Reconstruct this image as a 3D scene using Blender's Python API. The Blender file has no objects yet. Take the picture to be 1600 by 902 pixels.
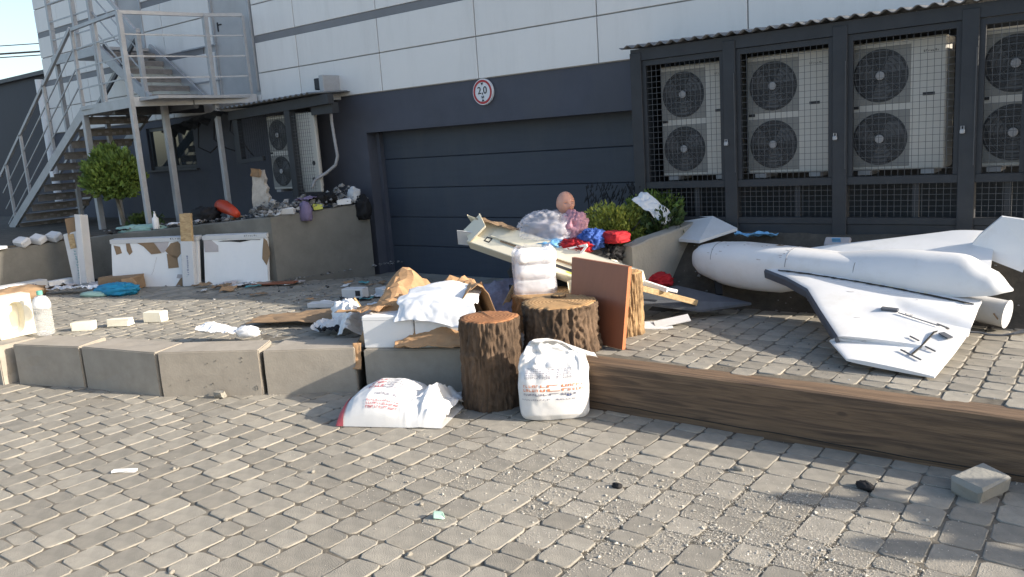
import bpy, bmesh, math, random
from mathutils import Vector, Matrix, noise
scn = bpy.context.scene
R = math.radians
rng = random.Random(7)

# ------------------------------------------------------------------ camera, sky, sun
CAM = Vector((0, 0, 2.0))
RIGHT = Vector((0.7935, 0.6048, -0.0674)); FWD = Vector((-0.6072, 0.7740, -0.1798))
yaw, pit, roll = -0.905880668, 0.180816144, -0.0685010531
def _axes():
    h = lambda a: Vector((math.sin(a), math.cos(a), 0))
    ex, ey, ez = -h(yaw), h(yaw + math.pi/2), Vector((0, 0, 1))
    fw = Vector((0, math.cos(pit), -math.sin(pit))); rt = Vector((1, 0, 0)); up = rt.cross(fw)
    r2 = math.cos(roll)*rt + math.sin(roll)*up; u2 = -math.sin(roll)*rt + math.cos(roll)*up
    T = lambda v: Vector((v.dot(ex), v.dot(ey), v.dot(ez)))
    return T(r2), T(u2), T(fw)
RIGHT, UP, FWD = _axes()
cd = bpy.data.cameras.new('camera'); cam = bpy.data.objects.new('camera', cd)
scn.collection.objects.link(cam); scn.camera = cam
cam.matrix_world = Matrix(((RIGHT.x, UP.x, -FWD.x, CAM.x), (RIGHT.y, UP.y, -FWD.y, CAM.y), (RIGHT.z, UP.z, -FWD.z, CAM.z), (0, 0, 0, 1)))
cd.sensor_width = 36; cd.lens = 1278.83/1600*36; cd.clip_end = 2000; cd.clip_start = .05

SUN_AZ, SUN_EL = R(18.0), R(22.5)          # azimuth from +X (along the facade) towards +Y
sd = Vector((math.cos(SUN_EL)*math.cos(SUN_AZ), math.cos(SUN_EL)*math.sin(SUN_AZ), math.sin(SUN_EL)))
w = bpy.data.worlds.new('World'); scn.world = w; w.use_nodes = True
nt = w.node_tree; bg = nt.nodes['Background']
sky = nt.nodes.new('ShaderNodeTexSky'); sky.sky_type = 'NISHITA'; sky.sun_disc = False
sky.sun_elevation = SUN_EL; sky.sun_rotation = math.pi/2 - SUN_AZ; sky.air_density = 1.0; sky.dust_density = 2.0; sky.ozone_density = 1.0
nt.links.new(sky.outputs[0], bg.inputs[0]); bg.inputs[1].default_value = 0.14
sl = bpy.data.lights.new('sun', 'SUN'); sl.energy = 4.5; sl.angle = R(.55); sl.color = (1, .90, .76)
so = bpy.data.objects.new('sun', sl); scn.collection.objects.link(so)
so.rotation_euler = sd.to_track_quat('Z', 'Y').to_euler(); so.location = (6, 4, 12)
scn.view_settings.view_transform = 'Standard'; scn.view_settings.look = 'None'
scn.view_settings.gamma = 1.0; scn.view_settings.exposure = 0.95

# ------------------------------------------------------------------ materials
def mat(name, col, rough=.8, var=.14, scale=6, bump=.15, bscale=70, metal=0, spec=.4, dirt=None, dscale=1.5, damt=.6,
        stretch=(1, 1, 1), trans=0, alpha=1, rand=0, tone=False, sss=0, dstretch=None):
    m = bpy.data.materials.new(name); m.use_nodes = True; N = m.node_tree.nodes; L = m.node_tree.links
    b = N['Principled BSDF']; b.inputs['Roughness'].default_value = rough; b.inputs['Metallic'].default_value = metal
    b.inputs['Specular IOR Level'].default_value = spec
    tc = N.new('ShaderNodeTexCoord'); mp = N.new('ShaderNodeMapping'); mp.inputs['Scale'].default_value = stretch
    L.new(tc.outputs['Object'], mp.inputs[0])
    n = N.new('ShaderNodeTexNoise'); n.inputs['Scale'].default_value = scale; n.inputs['Detail'].default_value = 6; n.inputs['Roughness'].default_value = .65
    L.new(mp.outputs[0], n.inputs['Vector'])
    mr = N.new('ShaderNodeMapRange'); mr.inputs[1].default_value = .3; mr.inputs[2].default_value = .7
    L.new(n.outputs['Fac'], mr.inputs[0])
    mx = N.new('ShaderNodeMix'); mx.data_type = 'RGBA'
    mx.inputs[6].default_value = (*[c*(1-var) for c in col], 1); mx.inputs[7].default_value = (*[min(1, c*(1+var)) for c in col], 1)
    L.new(mr.outputs[0], mx.inputs[0]); out = mx.outputs[2]
    if dirt:
        n2 = N.new('ShaderNodeTexNoise'); n2.inputs['Scale'].default_value = dscale; n2.inputs['Detail'].default_value = 8; n2.inputs['Roughness'].default_value = .7
        if dstretch:
            mp2 = N.new('ShaderNodeMapping'); mp2.inputs['Scale'].default_value = dstretch; L.new(tc.outputs['Object'], mp2.inputs[0]); L.new(mp2.outputs[0], n2.inputs['Vector'])
        else: L.new(tc.outputs['Object'], n2.inputs['Vector'])
        r2 = N.new('ShaderNodeMapRange'); r2.inputs[1].default_value = .48; r2.inputs[2].default_value = .72; r2.inputs[4].default_value = damt
        L.new(n2.outputs['Fac'], r2.inputs[0])
        m2 = N.new('ShaderNodeMix'); m2.data_type = 'RGBA'; L.new(r2.outputs[0], m2.inputs[0]); L.new(out, m2.inputs[6])
        m2.inputs[7].default_value = (*dirt, 1); out = m2.outputs[2]
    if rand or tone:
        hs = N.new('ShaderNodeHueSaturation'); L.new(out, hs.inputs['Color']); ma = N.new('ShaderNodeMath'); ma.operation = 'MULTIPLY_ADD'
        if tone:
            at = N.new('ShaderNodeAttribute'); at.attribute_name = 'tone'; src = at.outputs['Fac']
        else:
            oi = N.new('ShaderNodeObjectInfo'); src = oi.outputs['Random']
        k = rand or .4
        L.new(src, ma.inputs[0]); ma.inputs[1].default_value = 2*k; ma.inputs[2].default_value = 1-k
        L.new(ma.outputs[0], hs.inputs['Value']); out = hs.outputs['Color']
    L.new(out, b.inputs['Base Color'])
    if bump:
        n3 = N.new('ShaderNodeTexNoise'); n3.inputs['Scale'].default_value = bscale; n3.inputs['Detail'].default_value = 5
        L.new(mp.outputs[0], n3.inputs['Vector'])
        bp = N.new('ShaderNodeBump'); bp.inputs['Strength'].default_value = bump; bp.inputs['Distance'].default_value = .01
        L.new(n3.outputs['Fac'], bp.inputs['Height']); L.new(bp.outputs[0], b.inputs['Normal'])
    if trans: b.inputs['Transmission Weight'].default_value = trans
    if alpha < 1: b.inputs['Alpha'].default_value = alpha
    if sss: b.inputs['Subsurface Weight'].default_value = sss; b.inputs['Subsurface Radius'].default_value = (.02, .01, .006)
    return m

M = {}
def defmats():
    M['paver'] = mat('paver_concrete', (.272, .252, .214), .9, .17, 9, .5, 130, rand=.17, dirt=(.345, .305, .245), dscale=2.2, damt=.45)
    M['paver_stuff'] = mat('paver_concrete_far', (.272, .252, .214), .9, .17, 9, .4, 130, tone=True, rand=.17, dirt=(.37, .325, .255), dscale=1.2, damt=.5)
    M['joint'] = mat('joint_sand', (.13, .115, .092), 1, .3, 14, .5, 90, dirt=(.26, .235, .19), dscale=2, damt=.6)
    M['ground'] = mat('far_ground', (.20, .19, .165), 1, .2, .7, 0)
    M['soil'] = mat('dark_soil', (.07, .062, .052), 1, .4, 5, .9, 30, dirt=(.11, .095, .075), dscale=2.5, damt=.5)
    M['concrete'] = mat('block_concrete', (.34, .305, .258), .9, .14, 3, .16, 60, dirt=(.24, .21, .175), dscale=2.3, damt=.6)
    M['wallconc'] = mat('retaining_concrete', (.185, .178, .158), .92, .2, 2, .4, 40, dirt=(.09, .088, .075), dscale=.9, damt=.75)
    M['kerb'] = mat('kerb_concrete', (.30, .29, .26), .92, .15, 4, .4, 50, dirt=(.16, .15, .12), dscale=2, damt=.6)
    M['base'] = mat('anthracite_plaster', (.074, .080, .104), .75, .1, 3, .15, 140, dirt=(.09, .094, .105), dscale=1.2, damt=.55, dstretch=(1.6, 1.6, .4))
    M['door'] = mat('garage_door_paint', (.042, .053, .075), .55, .08, 2, .05, 60, stretch=(1, 1, 8), dirt=(.066, .075, .088), dscale=1.4, damt=.6, dstretch=(1.5, 1.5, .35))
    M['clad'] = mat('cladding_white', (.76, .745, .73), .5, .03, 1.2, .05, 2.5, dirt=(.63, .615, .595), dscale=1.6, damt=.5, rand=.03, dstretch=(2.2, 2.2, .3))
    M['strip'] = mat('grey_strip', (.20, .205, .22), .6, .08, 2, 0)
    M['jointd'] = mat('cladding_joint', (.46, .465, .47), .8, .1, 2, 0)
    M['blue_door'] = mat('blue_grey_door', (.048, .068, .105), .5, .08, 3, .03, 40)
    M['steel'] = mat('galvanised_steel', (.38, .395, .42), .5, .10, 6, .05, 60, metal=.2, dirt=(.27, .26, .25), dscale=4, damt=.5)
    M['steel_d'] = mat('dark_steel', (.09, .095, .105), .6, .15, 6, .05, 60, metal=.2)
    M['tread'] = mat('stair_tread', (.21, .20, .195), .8, .2, 12, .2, 60, dirt=(.13, .125, .12), dscale=5, damt=.6)
    M['cage'] = mat('cage_paint', (.030, .034, .041), .6, .15, 5, .08, 50, dirt=(.045, .047, .05), dscale=3, damt=.5)
    M['wire'] = mat('mesh_wire', (.10, .105, .115), .5, .1, 6, 0, metal=.3)
    M['roofsheet'] = mat('corrugated_sheet', (.20, .205, .21), .5, .15, 4, .1, 30, metal=.4)
    M['ac'] = mat('ac_casing', (.47, .46, .43), .5, .04, 2, .03, 20, dirt=(.47, .44, .38), dscale=2.5, damt=.5)
    M['ac_p'] = mat('ac_fan_panel', (.22, .22, .21), .6, .06, 3, 0)
    M['ac_fan'] = mat('ac_fan_dark', (.035, .037, .042), .5, .1, 6, 0)
    M['ac_ring'] = mat('ac_guard', (.075, .078, .085), .5, .1, 6, 0)
    M['hub'] = mat('ac_hub', (.30, .30, .31), .5, .05, 6, 0)
    M['ink'] = mat('black_ink', (.025, .026, .03), .7, .1, 8, 0)
    M['glass'] = mat('window_glass', (.03, .04, .05), .04, .02, 1, 0, spec=1.0, metal=.0)
    M['pvc'] = mat('window_frame', (.05, .055, .065), .5, .05, 3, 0)
    M['sign_w'] = mat('sign_white', (.72, .74, .78), .45, .03, 3, 0)
    M['sign_r'] = mat('sign_red', (.42, .03, .04), .45, .05, 3, 0)
    M['timber'] = wood('timber_beam', (.185, .122, .076), (.082, .056, .040))
    M['board'] = mat('laminate_board', (.26, .09, .046), .42, .10, 2, .04, 30, stretch=(6, 6, .6), spec=.5, dirt=(.19, .07, .04), dscale=3, damt=.4)
    M['board_e'] = mat('laminate_sunlit_edge', (.40, .135, .055), .5, .1, 5, 0)
    M['bark'] = mat('stump_bark', (.10, .066, .043), .95, .5, 11, .9, 30, stretch=(1, 1, .25), dirt=(.035, .024, .017), dscale=9, damt=.8)
    M['bark2'] = mat('stump_bark_pale', (.27, .175, .09), .95, .45, 11, .9, 30, stretch=(1, 1, .25), dirt=(.06, .04, .024), dscale=8, damt=.8)
    M['cut'] = rings('cut_wood', (.38, .18, .08), (.17, .065, .028))
    M['cut2'] = rings('cut_wood_pale', (.50, .32, .155), (.25, .135, .055))
    M['sack'] = mat('woven_sack', (.74, .735, .73), .6, .04, 8, .12, 260, dirt=(.60, .57, .52), dscale=4, damt=.4)
    M['bagw'] = mat('white_bag', (.74, .75, .77), .45, .04, 7, .1, 25, sss=.0)
    M['foam'] = mat('polystyrene', (.80, .80, .80), .75, .03, 10, .12, 200, dirt=(.68, .66, .62), dscale=5, damt=.3)
    M['foam_c'] = mat('cream_foam', (.76, .72, .60), .8, .04, 10, .15, 160, dirt=(.6, .55, .43), dscale=4, damt=.4)
    M['carton_w'] = mat('white_carton', (.60, .605, .615), .65, .05, 4, .08, 15, dirt=(.45, .43, .41), dscale=3, damt=.45)
    M['carton_p'] = mat('pink_grey_carton', (.46, .42, .42), .8, .08, 6, .1, 20)
    M['kraft'] = mat('kraft_paper', (.42, .255, .135), .8, .12, 7, .15, 18, dirt=(.33, .19, .095), dscale=4, damt=.5)
    M['carton_b'] = mat('brown_carton', (.26, .175, .105), .85, .12, 7, .1, 25, dirt=(.18, .12, .075), dscale=5, damt=.5)
    M['cream'] = mat('cream_carton', (.72, .67, .53), .6, .05, 6, .05, 20, dirt=(.58, .52, .40), dscale=6, damt=.5)
    M['pine'] = wood('pine_slat', (.50, .36, .20), (.36, .24, .12))
    M['drone'] = mat('drone_skin', (.70, .705, .715), .42, .03, 3, .05, 9, spec=.5, dirt=(.52, .50, .46), dscale=3.2, damt=.5)
    M['drone_d'] = mat('drone_edge_tape', (.075, .083, .10), .55, .2, 9, .1, 40)  # dark parts, and the shade painted on the wing's edge tape
    M['gap'] = mat('drone_gap', (.03, .028, .025), .9, .4, 20, 0)
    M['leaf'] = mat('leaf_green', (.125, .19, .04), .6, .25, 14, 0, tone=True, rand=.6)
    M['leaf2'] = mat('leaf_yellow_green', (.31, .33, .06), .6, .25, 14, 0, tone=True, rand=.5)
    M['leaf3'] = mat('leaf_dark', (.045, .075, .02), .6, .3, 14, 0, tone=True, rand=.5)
    M['trunk'] = mat('thin_trunk', (.16, .145, .12), .9, .2, 20, .3, 60)
    M['skin'] = mat('mannequin_skin', (.60, .32, .235), .38, .05, 8, 0, sss=.1)
    M['plast'] = mat('clear_plastic', (.78, .78, .86), .16, .03, 6, .9, 14, alpha=.36, spec=.7)
    M['plast_w'] = mat('bottle_highlight', (.80, .82, .84), .3, .03, 6, .1, 15, alpha=.55, spec=.6)
    M['bottle'] = mat('bottle_plastic', (.93, .95, .95), .08, .02, 6, .05, 12, trans=.5, alpha=.32, spec=.6)
    M['cap'] = mat('green_cap', (.12, .38, .30), .5, .05, 6, 0)
    M['red'] = mat('red_fabric', (.36, .012, .02), .8, .2, 9, .2, 60)
    M['redp'] = mat('red_plastic', (.50, .055, .022), .45, .1, 6, .05, 20)
    M['blue'] = mat('blue_fabric', (.035, .09, .33), .75, .2, 9, .2, 60)
    M['sky'] = mat('light_blue_plastic', (.17, .40, .66), .5, .12, 9, .1, 30)
    M['cyan'] = mat('cyan_plastic', (.02, .24, .42), .5, .15, 9, .1, 30)
    M['black'] = mat('black_stuff', (.012, .012, .014), .8, .3, 9, .3, 40)
    M['pink'] = mat('pink_fabric', (.52, .28, .34), .8, .1, 9, .1, 40)
    M['mint'] = mat('mint_plastic', (.35, .52, .45), .5, .08, 9, 0)
    M['yel'] = mat('yellow_print', (.62, .64, .12), .6, .1, 9, 0)
    M['purple'] = mat('purple_cloth', (.20, .16, .26), .85, .15, 9, .2, 40)
    M['inkb'] = mat('blue_ink', (.05, .085, .24), .7, .2, 30, 0)
    M['inkr'] = mat('red_ink', (.50, .10, .12), .7, .2, 30, 0)
    M['inko'] = mat('orange_ink', (.62, .22, .10), .7, .2, 30, 0)
    M['inkg'] = mat('teal_ink', (.10, .32, .34), .7, .2, 30, 0)
    M['inkp'] = mat('grey_ink', (.22, .21, .27), .7, .2, 30, 0)
    M['stone'] = mat('rubble_stone', (.44, .41, .355), .95, .3, 30, .2, 60, tone=True, rand=.4)
    M['rubble'] = mat('grey_rubble', (.20, .20, .20), .9, .3, 20, .2, 60, tone=True, rand=.8)
    M['birch'] = mat('torn_insulation', (.42, .40, .37), .9, .25, 8, .5, 30, dirt=(.20, .15, .10), dscale=5, damt=.7)
    M['hose'] = mat('grey_hose', (.32, .32, .33), .6, .1, 20, 0)
    M['navy'] = mat('navy_cladding', (.012, .016, .034), .6, .1, 2, 0, stretch=(1, 1, .1))
    M['cable'] = mat('cable_black', (.02, .02, .024), .7, .1, 5, 0)
    M['cloth'] = mat('dark_clothes', (.05, .055, .07), .9, .1, 9, .1, 80)
    M['hair'] = mat('dark_hair', (.02, .015, .012), .7, .2, 30, .2, 80)
def wood(name, c1, c2):
    m = mat(name, c1, .8, .2, 4, .5, 22, stretch=(.5, 7, 7)); N = m.node_tree.nodes; L = m.node_tree.links
    b = N['Principled BSDF']; src = b.inputs['Base Color'].links[0].from_socket
    tc = N.new('ShaderNodeTexCoord'); mp = N.new('ShaderNodeMapping'); mp.inputs['Scale'].default_value = (.35, 6, 6); L.new(tc.outputs['Object'], mp.inputs[0])
    n = N.new('ShaderNodeTexNoise'); n.inputs['Scale'].default_value = 5; n.inputs['Detail'].default_value = 9; n.inputs['Distortion'].default_value = .8; L.new(mp.outputs[0], n.inputs['Vector'])
    v = N.new('ShaderNodeTexVoronoi'); v.inputs['Scale'].default_value = 2.1; mp2 = N.new('ShaderNodeMapping'); mp2.inputs['Scale'].default_value = (1, 1, 2.2)
    L.new(tc.outputs['Object'], mp2.inputs[0]); L.new(mp2.outputs[0], v.inputs['Vector'])
    r = N.new('ShaderNodeMapRange'); r.inputs[1].default_value = .42; r.inputs[2].default_value = .66; L.new(n.outputs['Fac'], r.inputs[0])
    r2 = N.new('ShaderNodeMapRange'); r2.inputs[1].default_value = .04; r2.inputs[2].default_value = .10; r2.inputs[3].default_value = .9; r2.inputs[4].default_value = 0; L.new(v.outputs['Distance'], r2.inputs[0])
    mx = N.new('ShaderNodeMath'); mx.operation = 'MAXIMUM'; L.new(r.outputs[0], mx.inputs[0]); L.new(r2.outputs[0], mx.inputs[1])
    mm = N.new('ShaderNodeMix'); mm.data_type = 'RGBA'; L.new(mx.outputs[0], mm.inputs[0]); L.new(src, mm.inputs[6]); mm.inputs[7].default_value = (*c2, 1)
    L.new(mm.outputs[2], b.inputs['Base Color']); return m
def rings(name, c1, c2):
    m = mat(name, c1, .85, .15, 6, .3, 40); N = m.node_tree.nodes; L = m.node_tree.links
    b = N['Principled BSDF']; src = b.inputs['Base Color'].links[0].from_socket
    tc = N.new('ShaderNodeTexCoord'); wv = N.new('ShaderNodeTexWave'); wv.wave_type = 'RINGS'; wv.rings_direction = 'Z'
    wv.inputs['Scale'].default_value = 11; wv.inputs['Distortion'].default_value = 3; wv.inputs['Detail'].default_value = 3; wv.inputs['Detail Scale'].default_value = 1.2
    L.new(tc.outputs['Object'], wv.inputs['Vector'])
    mu = N.new('ShaderNodeMath'); mu.operation = 'MULTIPLY'; mu.inputs[1].default_value = .85; L.new(wv.outputs['Fac'], mu.inputs[0])
    mm = N.new('ShaderNodeMix'); mm.data_type = 'RGBA'; L.new(mu.outputs[0], mm.inputs[0]); L.new(src, mm.inputs[6]); mm.inputs[7].default_value = (*c2, 1)
    L.new(mm.outputs[2], b.inputs['Base Color']); return m
defmats()

# ------------------------------------------------------------------ object helpers
COL = scn.collection
def V(*a): return Vector(a)
def tag(o, label=None, cat=None, group=None, kind=None):
    if label: o['label'] = label
    if cat: o['category'] = cat
    if group: o['group'] = group
    if kind: o['kind'] = kind
    return o
def thing(name, loc, label, cat, group=None):
    o = bpy.data.objects.new(name, None); COL.objects.link(o); o.location = loc; o.empty_display_size = .1
    return tag(o, label, cat, group)
ORIG = {}
class B:
    def __init__(s): s.v = []; s.f = []; s.t = []
    def add(s, vs, fs, tone=.5):
        k = len(s.v); s.v += [tuple(p) for p in vs]; s.f += [[i+k for i in f] for f in fs]; s.t += [tone]*len(fs); return s
    def box(s, c, size, rot=None, bev=0, tone=.5, jit=0, r=rng):
        h = [x/2 for x in size]; vs = []; c = Vector(c)
        if bev:
            b = min(bev, min(h)*.8); idx = {}
            for sx in (-1, 1):
                for sy in (-1, 1):
                    for sz in (-1, 1):
                        sg = (sx, sy, sz)
                        for a in range(3):
                            idx[(sg, a)] = len(vs)
                            vs.append(Vector([sg[i]*(h[i] if i == a else h[i]-b) for i in range(3)]))
            fs = []
            for a in range(3):
                o1, o2 = [(a+1) % 3, (a+2) % 3]
                for sa in (-1, 1):
                    q = []
                    for (p1, p2) in ((-1, -1), (1, -1), (1, 1), (-1, 1)):
                        sg = [0]*3; sg[a] = sa; sg[o1] = p1; sg[o2] = p2; q.append(idx[(tuple(sg), a)])
                    fs.append(q)
                for p1 in (-1, 1):
                    for p2 in (-1, 1):
                        q = []
                        for sa, fa in ((-1, o1), (-1, o2), (1, o2), (1, o1)):
                            sg = [0]*3; sg[a] = sa; sg[o1] = p1; sg[o2] = p2; q.append(idx[(tuple(sg), fa)])
                        fs.append(q)
            for sx in (-1, 1):
                for sy in (-1, 1):
                    for sz in (-1, 1): fs.append([idx[((sx, sy, sz), a)] for a in range(3)])
        else:
            vs = [Vector((x*h[0], y*h[1], z*h[2])) for x in (-1, 1) for y in (-1, 1) for z in (-1, 1)]
            fs = [(0, 1, 3, 2), (4, 6, 7, 5), (0, 4, 5, 1), (2, 3, 7, 6), (0, 2, 6, 4), (1, 5, 7, 3)]
        if jit: vs = [p+Vector((r.uniform(-jit, jit), r.uniform(-jit, jit), r.uniform(-jit, jit))) for p in vs]
        if rot is not None: vs = [rot @ p for p in vs]
        return s.add([p+c for p in vs], fs, tone)
    def span(s, x0, x1, y0, y1, z0, z1, bev=0):
        return s.box(((x0+x1)/2, (y0+y1)/2, (z0+z1)/2), (abs(x1-x0), abs(y1-y0), abs(z1-z0)), None, bev)
    def bar(s, a, b, wd, ht=None, up=(0, 0, 1), bev=0):
        a, b = Vector(a), Vector(b); d = b-a; L = d.length; d.normalize(); u = Vector(up)
        if abs(d.dot(u)) > .98: u = Vector((0, 1, 0))
        sx = d.cross(u).normalized(); uu = sx.cross(d).normalized()
        rot = Matrix((d, sx, uu)).transposed()
        return s.box((a+b)/2, (L, wd, ht or wd), rot, bev)
    def tube(s, pts, r, n=8, cap=True):
        pts = [Vector(p) for p in pts]; rs = r if isinstance(r, (list, tuple)) else [r]*len(pts); vs = []; fs = []
        prev = None
        for i, p in enumerate(pts):
            d = (pts[min(i+1, len(pts)-1)]-pts[max(i-1, 0)]).normalized()
            u = prev if prev is not None else (Vector((0, 0, 1)) if abs(d.z) < .9 else Vector((1, 0, 0)))
            a = d.cross(u).normalized(); bb = a.cross(d).normalized(); prev = bb
            for k in range(n):
                t = 2*math.pi*k/n; vs.append(p+(a*math.cos(t)+bb*math.sin(t))*rs[i])
        for i in range(len(pts)-1):
            for k in range(n):
                fs.append((i*n+k, i*n+(k+1) % n, (i+1)*n+(k+1) % n, (i+1)*n+k))
        if cap: fs.append(list(range(n))); fs.append([(len(pts)-1)*n+k for k in range(n)])
        return s.add(vs, fs)
    def lathe(s, c, prof, n=20, ax='z'):
        vs = []; fs = []; c = Vector(c)
        for (r, z) in prof:
            for k in range(n):
                t = 2*math.pi*k/n; p = (r*math.cos(t), r*math.sin(t), z)
                if ax == 'y': p = (p[0], p[2], p[1])
                if ax == 'x': p = (p[2], p[0], p[1])
                vs.append(c+Vector(p))
        for i in range(len(prof)-1):
            for k in range(n): fs.append((i*n+k, i*n+(k+1) % n, (i+1)*n+(k+1) % n, (i+1)*n+k))
        fs.append(list(range(n))); fs.append([(len(prof)-1)*n+k for k in range(n)])
        return s.add(vs, fs)
    def prism(s, poly, off):
        """poly: list of 3-D points (one face); off: extrusion vector"""
        n = len(poly); P = [Vector(p) for p in poly]; o = Vector(off)
        return s.add(P+[p+o for p in P], [list(range(n)), [n+i for i in range(n)][::-1]]+[(i, (i+1) % n, n+(i+1) % n, n+i) for i in range(n)])
    def grid(s, fn, nu, nv, closed_u=False, tone=.5):
        vs = [fn(i/nu, j/nv) for j in range(nv+1) for i in range(nu+(0 if closed_u else 1))]
        W = nu if closed_u else nu+1
        fs = [(j*W+i, j*W+(i+1) % W, (j+1)*W+(i+1) % W, (j+1)*W+i) for j in range(nv) for i in range(nu)]
        return s.add(vs, fs, tone)
    def quad(s, a, b, c, d): return s.add([a, b, c, d], [(0, 1, 2, 3)])
    def mesh(s, name, m, smooth=False, off=(0, 0, 0), weld=False):
        me = bpy.data.meshes.new(name); o = Vector(off)
        me.from_pydata([tuple(Vector(p)-o) for p in s.v], [], s.f)
        if any(t != .5 for t in s.t):
            a = me.attributes.new('tone', 'FLOAT', 'FACE'); a.data.foreach_set('value', s.t)
        bm = bmesh.new(); bm.from_mesh(me)
        if weld: bmesh.ops.remove_doubles(bm, verts=bm.verts, dist=1e-4)
        bmesh.ops.recalc_face_normals(bm, faces=bm.faces); bm.to_mesh(me); bm.free()
        me.materials.append(m)
        if smooth: me.polygons.foreach_set('use_smooth', [True]*len(me.polygons))
        return me
    def build(s, name, m, parent=None, smooth=False, loc=None, weld=False):
        if parent is not None: off = ORIG.get(parent.name, parent.location)
        else: off = Vector(loc) if loc is not None else Vector((0, 0, 0))
        o = bpy.data.objects.new(name, s.mesh(name, m, smooth, off, weld)); COL.objects.link(o)
        if parent is not None: o.parent = parent; ORIG[o.name] = Vector(off)
        else: o.location = off; ORIG[o.name] = Vector(off)
        return o
def solid(o, t, off=0):
    md = o.modifiers.new('thickness', 'SOLIDIFY'); md.thickness = t; md.offset = off; return o
def subsurf(o, n=1):
    md = o.modifiers.new('smooth', 'SUBSURF'); md.levels = n; md.render_levels = n; return o
def copy_tree(o, loc, label=None, group=None, rz=None):
    c = o.copy(); COL.objects.link(c); c.location = loc
    if rz is not None: c.rotation_euler.z = rz
    if label: c['label'] = label
    if group: c['group'] = group
    for ch in list(o.children):
        d = ch.copy(); COL.objects.link(d); d.parent = c
        for g in list(ch.children):
            e = g.copy(); COL.objects.link(e); e.parent = d
    return c
def fbm(p, s=1.0, o=3, seed=0):
    return noise.fractal(Vector(p)*s+Vector((seed*17.3, seed*5.1, seed*9.7)), 1.0, 2.0, o)
def ridge(p, s=1.0, seed=0):
    """crease-like noise for crumpled paper and plastic"""
    q = Vector(p)*s+Vector((seed*17.3, seed*5.1, seed*9.7))
    return (1-abs(noise.noise(q))*2.2)+.5*(1-abs(noise.noise(q*2.1))*2.2)
def rotz(a): return Matrix.Rotation(a, 3, 'Z')
def eul(x, y, z): return (Matrix.Rotation(R(z), 3, 'Z') @ Matrix.Rotation(R(y), 3, 'Y') @ Matrix.Rotation(R(x), 3, 'X'))
def marks(bld, o, u, v, n, w, h, rows, seed=0, fill=.6, chars=9):
    """rows of small letter-like strokes lying on a flat face, for print too blurred to read"""
    r = random.Random(seed); o, u, v, n = Vector(o), Vector(u).normalized(), Vector(v).normalized(), Vector(n).normalized()
    rh = h/rows
    for j in range(rows):
        cw = w/chars; x = 0
        for i in range(chars):
            a = x+cw*.1; b = a+cw*fill*r.uniform(.7, 1.1); y0 = h-(j+1)*rh+rh*.15; y1 = y0+rh*r.choice((.5, .6, .75))
            k = r.randrange(4); st = cw*.2
            segs = [(a, a+st, y0, y1)]
            if k in (0, 1): segs.append((a, b, y1-rh*.14, y1))
            if k in (1, 2): segs.append((b-st, b, y0, y1))
            if k in (2, 3): segs.append((a, b, y0, y0+rh*.14))
            for (p, q, c, d) in segs:
                bld.quad(*[o+u*s_+v*t_+n*.002 for s_, t_ in ((p, c), (q, c), (q, d), (p, d))])
            x += cw
def curve_text(name, txt, size, m, parent, loc, xdir, ydir):
    c = bpy.data.curves.new(name, 'FONT'); c.body = txt; c.size = size; c.align_x = 'CENTER'; c.align_y = 'CENTER'; c.extrude = .001
    t = bpy.data.objects.new(name, c); COL.objects.link(t)
    bpy.context.view_layer.update()
    me = bpy.data.meshes.new_from_object(t); bpy.data.objects.remove(t)
    o = bpy.data.objects.new(name, me); COL.objects.link(o); me.materials.clear(); me.materials.append(m)
    xd, yd = Vector(xdir).normalized(), Vector(ydir).normalized(); zd = xd.cross(yd)
    mw = Matrix((xd, yd, zd)).transposed().to_4x4(); mw.translation = Vector(loc)-Vector(parent.location)
    o.parent = parent; o.matrix_local = mw; return o

# ------------------------------------------------------------------ ground, pavements
FRONT = [(-16, 2.6), (-9.5, 2.95), (-8.5, 3.06), (-7.68, 3.31), (-6.68, 3.52), (-5.84, 3.96), (-5.12, 4.38), (-4.27, 4.80), (-4.2, 4.88), (3, 4.88)]
def lerp_tab(tab, x):
    if x <= tab[0][0]: return tab[0][1]
    for (a, b), (c, d) in zip(tab, tab[1:]):
        if x <= c: return b+(d-b)*(x-a)/(c-a)
    return tab[-1][1]
def front(x): return lerp_tab(FRONT, x)
def sm(a, b, x):
    t = max(0, min(1, (x-a)/(b-a))); return t*t*(3-2*t)
def zplat(x, y): return .355-.15*sm(6.0, 8.2, y)*sm(-3.4, -4.4, x)
BACK = [(-12.4, 5.7), (-9.0, 6.55), (-8.66, 7.85), (-8.64, 8.3)]
def yback(x):
    if x < -8.64: return lerp_tab(BACK, x)
    if x < -4.2: return 8.32
    return 7.1
b = B(); b.grid(lambda u, v: V(-400+800*u, -400+800*v, -.09), 4, 4)
tag(b.build('ground', M['ground']), kind='structure')
def bed(name, region, zf, x0, x1, y0, y1, n, dz):
    bb = B(); st = (x1-x0)/n; ny = int((y1-y0)/st)
    for i in range(n):
        for j in range(ny):
            x, y = x0+i*st, y0+j*st
            if region(x+st/2, y+st/2):
                bb.quad(*[V(px, py, zf(px, py)+dz) for px, py in ((x, y), (x+st, y), (x+st, y+st), (x, y+st))])
    return tag(bb.build(name, M['joint'], weld=True), kind='structure')
low_reg = lambda x, y: y < front(x)+.16
up_reg = lambda x, y: front(x)+.16 < y < yback(x)+.1 and x > -12.6 and x < 1.7
lower = bed('lower_pavement', low_reg, lambda x, y: 0, -15, 3, -2, 5.2, 90, -.0055)
upper = bed('upper_pavement', up_reg, zplat, -12.8, 1.8, 2.4, 8.6, 90, -.0055)
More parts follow.
